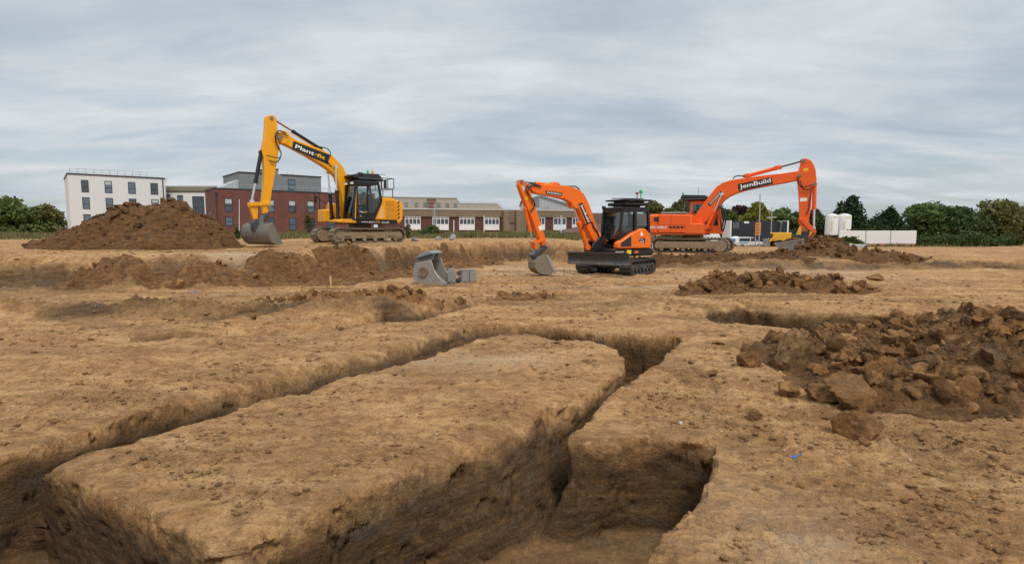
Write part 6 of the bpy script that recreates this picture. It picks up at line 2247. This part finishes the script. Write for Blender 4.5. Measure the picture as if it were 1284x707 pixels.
def heap(label, peaks, bound, clods, seed, material, res=.05, lump=.12, name='soil_heap', csize=(.05, .22), lscale=2.0):
    """spoil heap: peaks = (x, y, rx, ry, height); bound = x0, x1, y0, y1"""
    rs = np.random.default_rng(seed)
    x0, x1, y0, y1 = bound
    nx, ny = int((x1 - x0) / res) + 1, int((y1 - y0) / res) + 1
    X, Y = np.meshgrid(np.linspace(x0, x1, nx), np.linspace(y0, y1, ny))
    x, y = X.ravel(), Y.ravel()

    def hz(x, y):
        wx = x + .35 * fbm(x * .9, y * .9, octv=2, seed=seed)
        wy = y + .35 * fbm(x * .9 + 40, y * .9, octv=2, seed=seed + 1)
        h = np.zeros_like(x)
        for (px, py, rx, ry, hh) in peaks:
            d = np.sqrt(((wx - px) / rx) ** 2 + ((wy - py) / ry) ** 2)
            h = np.maximum(h, hh * np.clip(1 - d ** 1.2, 0, 1) * (1 - .14 * np.exp(-(d / .3) ** 2)))
        k = np.clip(h / .12, 0, 1)
        h = h + k * lump * (fbm(x * lscale, y * lscale, octv=5, gain=.62, seed=seed + 2) + .5 * np.abs(fbm(x * lscale * 2.2, y * lscale * 2.2, octv=3, seed=seed + 3)))
        return h
    h = hz(x, y)
    z = zat(x, y) + np.where(h > .004, h, -.12)
    i = np.arange(ny - 1)[:, None] * nx + np.arange(nx - 1)[None]
    f = np.stack([i, i + 1, i + nx + 1, i + nx], -1).reshape(-1, 4)
    keep = (h[f] > .004).any(1)
    f = f[keep]
    used = np.unique(f)
    mp = -np.ones(x.size, int)
    mp[used] = np.arange(used.size)
    V = [np.stack([x, y, z], -1)[used]]
    F = [list(map(int, q)) for q in mp[f]]
    off = used.size
    cand = np.where(h > .03)[0]
    pr = h[cand] + .08
    pick = rs.choice(cand, clods, p=pr / pr.sum())
    for j in pick:
        s = csize[0] * (csize[1] / csize[0]) ** (rs.uniform() ** 4.0)
        cv, cf = clod_shape(rs, 3 if s > .10 else (2 if s > .035 else 1), .42, 15)
        cv = (cv * s * np.array([1.2, 1, .75])) @ rotm(rs).T
        V.append(cv + np.array([x[j], y[j], z[j] + s * .25]))
        F += [[k + off for k in q] for q in cf]
        off += len(cv)
    o = np_mesh(name, np.concatenate(V), F, material, True, 40)
    return tag(o, label, 'soil heap')


heap('tall dark brown spoil heap on the upper level, in front of the white building', [(-15.4, 25, 3.0, 2.8, 2.45), (-16.9, 25.2, 3.0, 2.8, 2.25), (-14.3, 24.9, 2.0, 2.0, 1.7), (-13.3, 24.6, 1.2, 1.4, .7), (-18.6, 25.5, 2.6, 2.6, 1.2)], (-22, -10.2, 21, 29), 650, 601, HZD, .06, .26, csize=(.03, .21), lscale=1.7)
heap('dark loose soil heap beside the bucket of the large orange excavator', [(16.9, 30.6, 2.2, 1.3, .98), (17.2, 28.9, 1.4, 1.5, .26), (16.4, 28.4, 2.4, 1.6, .36), (17.6, 27.0, 1.8, 1.6, .26), (14.2, 29.0, 1.8, 1.2, .26), (17.0, 25.8, 2.4, 1.4, .36)], (12.2, 20.8, 24, 32.5), 700, 602, HZD, .055, .20, csize=(.03, .22), lscale=1.8)
heap('dark loose soil strewn along the low bank behind the small excavator', [(7.2, 25.9, 2.2, .7, .2), (9.4, 25.8, 2.4, .8, .22), (12.0, 25.4, 2.0, .7, .22), (5.2, 26.4, 1.8, .7, .15)], (3, 14.5, 24.4, 27.2), 420, 606, HZD, .05, .14, csize=(.025, .11), lscale=2.2)
heap('low twin peaked heap of dark broken clods in the middle of the site', [(5.9, 15.4, .95, .6, .52), (7.2, 15.4, 1.4, .8, .60), (8.4, 15.3, 1.15, .7, .45), (4.9, 15.0, .6, .4, .22), (9.3, 14.8, .8, .4, .2), (6.9, 14.9, 2.2, .45, .2)], (3.6, 10.4, 13.9, 16.6), 800, 603, HZ, .032, .20, csize=(.02, .19), lscale=2.8)
heap('rugged pile of large clay clods at the right edge of the trench ground', [(4.3, 6.6, 1.15, 1.7, .36), (5.4, 7.5, 1.25, 1.4, .50), (4.3, 5.6, .8, .8, .28), (5.9, 6.5, 1.35, 1.9, .78)], (2.6, 7.6, 4.5, 9.2), 3600, 604, HZ, .02, .17, csize=(.009, .14), lscale=4.2)
heap('crumbled brown spoil strewn along the foot of the left bank', [(-10.2, 16.3, 1.6, .4, .15), (-8.0, 16.7, 1.5, .4, .12), (-6.0, 17.8, 1.2, .45, .14), (-4.6, 20.2, 1.0, .6, .14), (-3.2, 23.4, 1.0, .9, .25), (-5.3, 19.2, 1.3, 1.3, .18), (-3.9, 21.9, 1.1, 1.4, .18), (-2.4, 25.2, 1.2, 1.6, .2), (-7.0, 17.4, 1.3, .6, .18), (-9.1, 16.7, 1.3, .5, .2), (-12.0, 16.4, 1.6, .5, .25), (-1.4, 27.0, 1.0, 1.2, .3)], (-14, 0, 15.4, 29), 420, 607, HZ, .06, .16, csize=(.02, .13), lscale=2.6)
heap('low row of crumbly brown spoil clods along the side trench on the left', [(-3.9, 13.0, 1.25, .36, .30), (-2.7, 12.95, .9, .30, .30), (-5.4, 12.4, 1.4, .3, .16), (-7.2, 12.0, 1.4, .3, .15), (-1.6, 12.7, .8, .25, .14), (-.2, 13.6, 1.2, .28, .18), (.4, 14.0, .8, .28, .15)], (-9, 1.6, 11.3, 14.6), 800, 605, HZ, .03, .13, csize=(.012, .11), lscale=3.8)


def clod(px, py, wpx, hpx, label, seed, mt=HZ2, sink=.18, name='clay_clod', sub=4):
    """one broken lump of clay; px, py = where its foot meets the ground"""
    rs = np.random.default_rng(seed)
    u, v = (px - 642) / 700.0, (353.5 - py) / 700.0
    zg = 0.0
    for _ in range(8):
        t = (zg - 1.7) / (v * CP - SP)
        x, y = u * t, (CP + v * SP) * t
        zg = z1(x, y)
    w, h = wpx * y / 700, hpx * y / 700
    cv, cf = clod_shape(rs, sub, .24)
    ext = np.ptp(cv, axis=0)
    cv = cv / ext * np.array([w, w * .85, h / (1 - sink)])
    c = np.array([(math.cos(a), math.sin(a)) for a in (rs.uniform(-.5, .5),)][0])
    cv[:, :2] = cv[:, :2] @ np.array([[c[0], c[1]], [-c[1], c[0]]])
    o = np_mesh(name, cv, cf, mt, True, 40)
    o.location = (x, y + w * .35, zg + h * .5 - h * sink * .5)
    return tag(o, label, 'clay clod')


def clod_on(x, y, z, w, h, label, seed, mt=HZ2):
    rs = np.random.default_rng(seed)
    cv, cf = clod_shape(rs, 4, .18)
    cv = cv / np.ptp(cv, axis=0) * np.array([w, w * .9, h])
    o = np_mesh('clay_clod', cv, cf, mt, True, 40)
    o.location = (x, y, z)
    return tag(o, label, 'clay clod')


clod(940, 461, 33, 24, 'grey brown clay clod lying alone left of the clod pile', 701)
clod(895, 472, 14, 9, 'small rounded clod on bare ground left of the lone grey clod', 702)
clod(970, 460, 12, 9, 'small dark clod between the lone grey clod and the big boulder', 703)
clod(904, 433, 18, 6, 'flat brown clod near the corner of the cross trench', 704)
clod(1008, 470, 62, 52, 'big smooth grey clay boulder at the left foot of the clod pile', 705, mt=soil_material('grey_clay', False, .40))
clod(1082, 515, 70, 44, 'large pale topped clay slab on the right of the clod pile', 706)
clod(1090, 552, 58, 36, 'rough clay boulder at the bottom right of the clod pile', 707)
clod(1035, 505, 40, 26, 'knobbly brown clod at the front of the clod pile', 708)
clod(990, 500, 26, 18, 'small knobbly clod at the front left of the clod pile', 709)
clod(1070, 455, 42, 30, 'angular clod with a light upper face in the middle of the clod pile', 710, sink=-.6)
clod(1102, 398, 28, 18, 'squared block of brown clay standing on top of the clod pile', 711, sink=-1.0)
clod(947, 527, 18, 14, 'small crumbly clod on the ground in front of the clod pile', 712)
clod(1088, 562, 16, 12, 'little pointed clod below the bottom right boulder', 713)
clod(1005, 612, 12, 7, 'small dark edged lump on the flat ground at bottom right', 714)
clod(855, 533, 6, 4, 'pale rounded pebble on the trench lip at right', 715, mt=mat('pale_stone', (.50, .44, .36), .8, var=.1))
clod(436, 410, 12, 8, 'dark clod lying on the flat ground beyond the left trench', 716)
clod(426, 414, 8, 4, 'small clod beside the dark clod beyond the left trench', 717)
clod(226, 362, 14, 11, 'pale clay lump at the foot of the left bank', 718)
clod(529, 374, 4, 3, 'tiny white stone on the ground below the loose bucket', 719, mt=mat('white_stone', (.68, .68, .66), .8))
RUB = mat('grey_rubble', (.22, .22, .23), .7, var=.3)
clod(549, 301, 11, 7, 'grey lump of rubble in the grass strip, left of its neighbour', 721, mt=RUB)
clod(566, 301, 9, 8, 'grey lump of rubble in the grass strip, beside the short white post', 722, mt=RUB)
clod(520, 303, 9, 5, 'flat grey rubble lump behind the counterweight of the yellow excavator', 723, mt=RUB)
clod(316, 402, 10, 9, 'small pointed clod in front of the left spoil row', 720)


def crumbs(name, n, seed, rmin, rmax, smin, smax, mt, umin=-.95, umax=.95):
    rs = np.random.default_rng(seed)
    th = np.arctan(rs.uniform(umin, umax, n))
    rr = rmin * (rmax / rmin) ** rs.uniform(0, 1, n)
    x, y = np.sin(th) * rr, np.cos(th) * rr
    dn = fbm(x * .6, y * .6, octv=3, seed=seed) + .6 * fbm(x * 2.5, y * 2.5, octv=2, seed=seed + 5)
    s, _, _, _ = trench_sd(x, y)
    near_lip = np.exp(-((s - .3) / .25) ** 2)
    keep = (dn + .5 * near_lip > rs.uniform(-.5, .55, n)) & ((s > .26) | (y > 16))
    x, y, rr = x[keep], y[keep], rr[keep]
    z = land(x, y)
    sd, _, _, dep = trench_sd(x, y)
    z = np.where((y < 16) & (sd < -.34), z * .3 - dep, z)
    sz = smin * (smax / smin) ** (rs.uniform(0, 1, x.size) ** 3.2) * (rr / 4) ** .45
    big = sz / rr > .006
    Vs, Fs, off = [], [], 0
    for sel, sub_ in ((big, 2), (~big, 1)):
        ii = np.where(sel)[0]
        for k in range(10):
            jj = ii[k::10]
            if not jj.size:
                continue
            tv, tf = clod_shape(rs, sub_, .3, 8)
            tv = tv @ rotm(rs).T
            a = rs.uniform(0, 2 * math.pi, jj.size)
            ca, sa = np.cos(a)[:, None], np.sin(a)[:, None]
            px_ = (tv[None, :, 0] * ca - tv[None, :, 1] * sa) * 1.2
            py_ = tv[None, :, 0] * sa + tv[None, :, 1] * ca
            pz_ = np.repeat(tv[None, :, 2] * .65, jj.size, 0)
            q = np.stack([px_, py_, pz_], -1) * sz[jj][:, None, None] + np.stack([x[jj], y[jj], z[jj] + sz[jj] * .15], -1)[:, None, :]
            Vs.append(q.reshape(-1, 3))
            nf = np.array(tf)
            Fs.append((nf[None] + (np.arange(jj.size) * len(tv))[:, None, None]).reshape(-1, 3) + off)
            off += jj.size * len(tv)
    V, F = np.concatenate(Vs), np.concatenate(Fs)
    me = bpy.data.meshes.new(name)
    me.vertices.add(len(V))
    me.vertices.foreach_set('co', V.astype(np.float32).ravel())
    me.loops.add(F.size)
    me.loops.foreach_set('vertex_index', F.astype(np.int32).ravel())
    me.polygons.add(len(F))
    me.polygons.foreach_set('loop_start', (np.arange(len(F)) * 3).astype(np.int32))
    me.update(calc_edges=True)
    me.materials.append(mt)
    o = bpy.data.objects.new(name, me)
    COL.objects.link(o)
    return tag(o, None, None, None, 'stuff')


crumbs('soil_crumbs', 60000, 801, 2.2, 26, .0022, .026, soil_material('crumb_soil', False, .28))
crumbs('pale_stones', 1500, 802, 2.2, 22, .003, .011, mat('pale_stones', (.52, .44, .34), .85, var=.25))

# ------------------------------------------------------------------ loose steel on the ground, stake, paint marks
GRB = mat('grey_bucket_paint', (.30, .285, .26), .5, .3, dirt=.5, dirtcol=(.27, .20, .13), var=.2, vscale=3)


def loose_bucket():
    q = [(-3.04, 0.79), (-2.89, 0.92), (-2.6, 1.03), (-2.46, 0.95), (-2.51, 0.76), (-2.41, 0.45), (-2.26, 0.24), (-2.0, 0.04), (-2.01, -0.02), (-2.27, -0.02), (-2.61, -0.02), (-2.9, -0.01), (-3.08, 0.13), (-3.14, 0.31), (-3.09, 0.51), (-3.04, 0.66)]
    cx, z0 = q[10][0], q[11][1]
    P = [(a - cx, b - z0) for a, b in q]
    zg = z1(cx, 17.3)
    r = thing('digger_bucket', 'loose grey excavator bucket with blue painted top, standing on its side by the steel hitch', 'digger bucket', (cx, 17.3, zg), -14)
    m = MB()
    for ya, yb in ((0, .04), (.86, .90)):
        m.prism(P[4:], ya, yb, .006)
    back = [P[4]] + [P[15], P[14], P[13], P[12], P[11], P[10], P[9], P[8]]
    m.sheet(back[1:], .04, .86, .03)
    m.build('shell', GRB, r)
    e = MB()
    for ya in (-.012, .87):
        e.prism([P[5], P[6], P[7], P[8], (P[8][0] - .3, P[8][1] + .005), (P[6][0] + .06, P[6][1] - .14), (P[5][0] - .02, P[5][1] - .04)], ya, ya + .05, .005)
    e.box(P[8][0] - .16, P[8][0] + .02, .04, .86, P[8][1] - .01, P[8][1] + .03)
    e.build('cutting_edge', mat('polished_edge_steel', (.55, .55, .54), .35, .8, var=.1), r)
    t = MB()
    for ya in (.18, .62):
        t.prism(P[0:5] + [P[15]], ya, ya + .06, .006)
    t.prism(P[0:4], .0, .9, .006)
    t.build('hanger_bracket', mat('worn_blue_paint', (.13, .22, .26), .6, .1, dirt=.75, dirtcol=(.30, .27, .23), var=.25), r)
    k = [(-2.77, 0.39)][0]
    b = MB().ring(k[0] - cx, k[1] - z0, .16, .09, -.06, .001, 20)
    b.cyl((k[0] - cx, -.03, k[1] - z0), (k[0] - cx, .0, k[1] - z0), .10, 16)
    b.build('boss_plate', mat('rusty_boss', (.22, .14, .09), .6, .3, dirt=.4, dirtcol=(.36, .34, .31)), r)


loose_bucket()


def loose_hitch():
    q = [(-2.06, 0.47), (-1.83, 0.47), (-1.67, 0.41), (-1.66, 0.42), (-1.21, 0.42), (-1.2, 0.03), (-1.66, 0.02), (-1.83, 0.03), (-2.07, 0.01)]
    cx, z0 = q[3][0], q[6][1]
    P = [(a - cx, b - z0) for a, b in q]
    zg = z1(cx, 17.9)
    r = thing('steel_hitch', 'loose grey steel hitch block with ribbed box end, lying right of the loose bucket', 'excavator attachment', (cx, 17.9, zg), 6)
    MB().prism([P[0], P[1], (P[1][0] + .02, .35), (P[1][0] + .06, .30), (P[1][0] + .02, .12), P[7], P[8], (P[8][0], .25)], 0, .05, .008).build('side_plate', GRB, r)
    MB().prism([P[0], P[1], P[7], P[8]], .42, .47, .008).build('side_plate', GRB, r)
    MB().box(P[1][0] - .02, P[3][0], .05, .42, .05, .12).cyl((P[1][0] + .12, .0, .30), (P[1][0] + .12, .45, .30), .07, 16).cyl((P[1][0] + .14, .0, .12), (P[1][0] + .14, .45, .12), .05, 14).build('hitch_pin', M_DGR, r)
    m = MB().box(P[3][0], P[4][0], .03, .50, .02, P[3][1], .01)
    m.box(P[3][0] - .02, P[4][0] + .02, .0, .52, P[3][1] - .015, P[3][1] + .03, .005).box(P[3][0] - .02, P[4][0] + .02, .0, .52, -.01, .03, .005)
    m.build('ribbed_box', mat('brown_grey_steel', (.26, .23, .19), .6, .3, dirt=.5, dirtcol=(.25, .18, .11)), r)
    for k in (.12, .58):
        a = P[3][0] + (P[4][0] - P[3][0]) * k
        MB().box(a, a + .26, -.005, .029, .04, P[3][1] - .02, .01).build('rib_plate', GRB, r)


loose_hitch()


def ground_hit(px, py):
    u, v = (px - 642) / 700.0, (353.5 - py) / 700.0
    zg = 0.0
    for _ in range(10):
        t = (zg - 1.7) / (v * CP - SP)
        x, y = u * t, (CP + v * SP) * t
        zg = z1(x, y)
    return x, y, zg


x, y, zg = ground_hit(415, 357)
m = MB().prism([(-.025, -.2), (.025, -.2), (.025, .27), (.0, .30), (-.025, .27)], -.02, .02, .004)
o = m.build('wooden_stake', mat('pale_wood', (.58, .40, .17), .8, var=.15))
o.location = (x, y, zg)
o.rotation_euler = (0, R_(-2), 0)
tag(o, 'pale wooden marker stake at the foot of the left bank', 'stake')

BLUE = mat('blue_spray_paint', (.04, .14, .55), .8, var=.3)
for k, (px, py, sx, sy, lab) in enumerate(((998, 569, .05, .018, 'blue spray paint mark on the ground in front of the clod pile'), (392, 357, .10, .05, 'blue spray paint mark left of the wooden stake'), (246, 366, .25, .05, 'blue spray paint smear at the foot of the left bank'), (712, 378, .12, .04, 'faint blue paint mark at the end of the side trench'))):
    x, y, zg = ground_hit(px, py)
    rs = np.random.default_rng(900 + k)
    V, F = [], []
    off = 0
    for j in range(26):
        cx_, cy_ = x + rs.normal(0, sx * .5), y + rs.normal(0, sy * .5)
        R = rs.uniform(.12, .4) * sy
        th = np.linspace(0, 2 * math.pi, 8)[:-1]
        vx_ = cx_ + R * 1.5 * np.cos(th) * rs.uniform(.5, 1.2, 7)
        vy_ = cy_ + R * np.sin(th) * rs.uniform(.5, 1.2, 7)
        vz_ = zat(vx_, vy_) + .006
        V += list(zip(vx_, vy_, vz_))
        F.append(list(range(off, off + 7)))
        off += 7
    o = np_mesh('paint_mark', V, F, BLUE, False)
    tag(o, lab, 'paint mark')
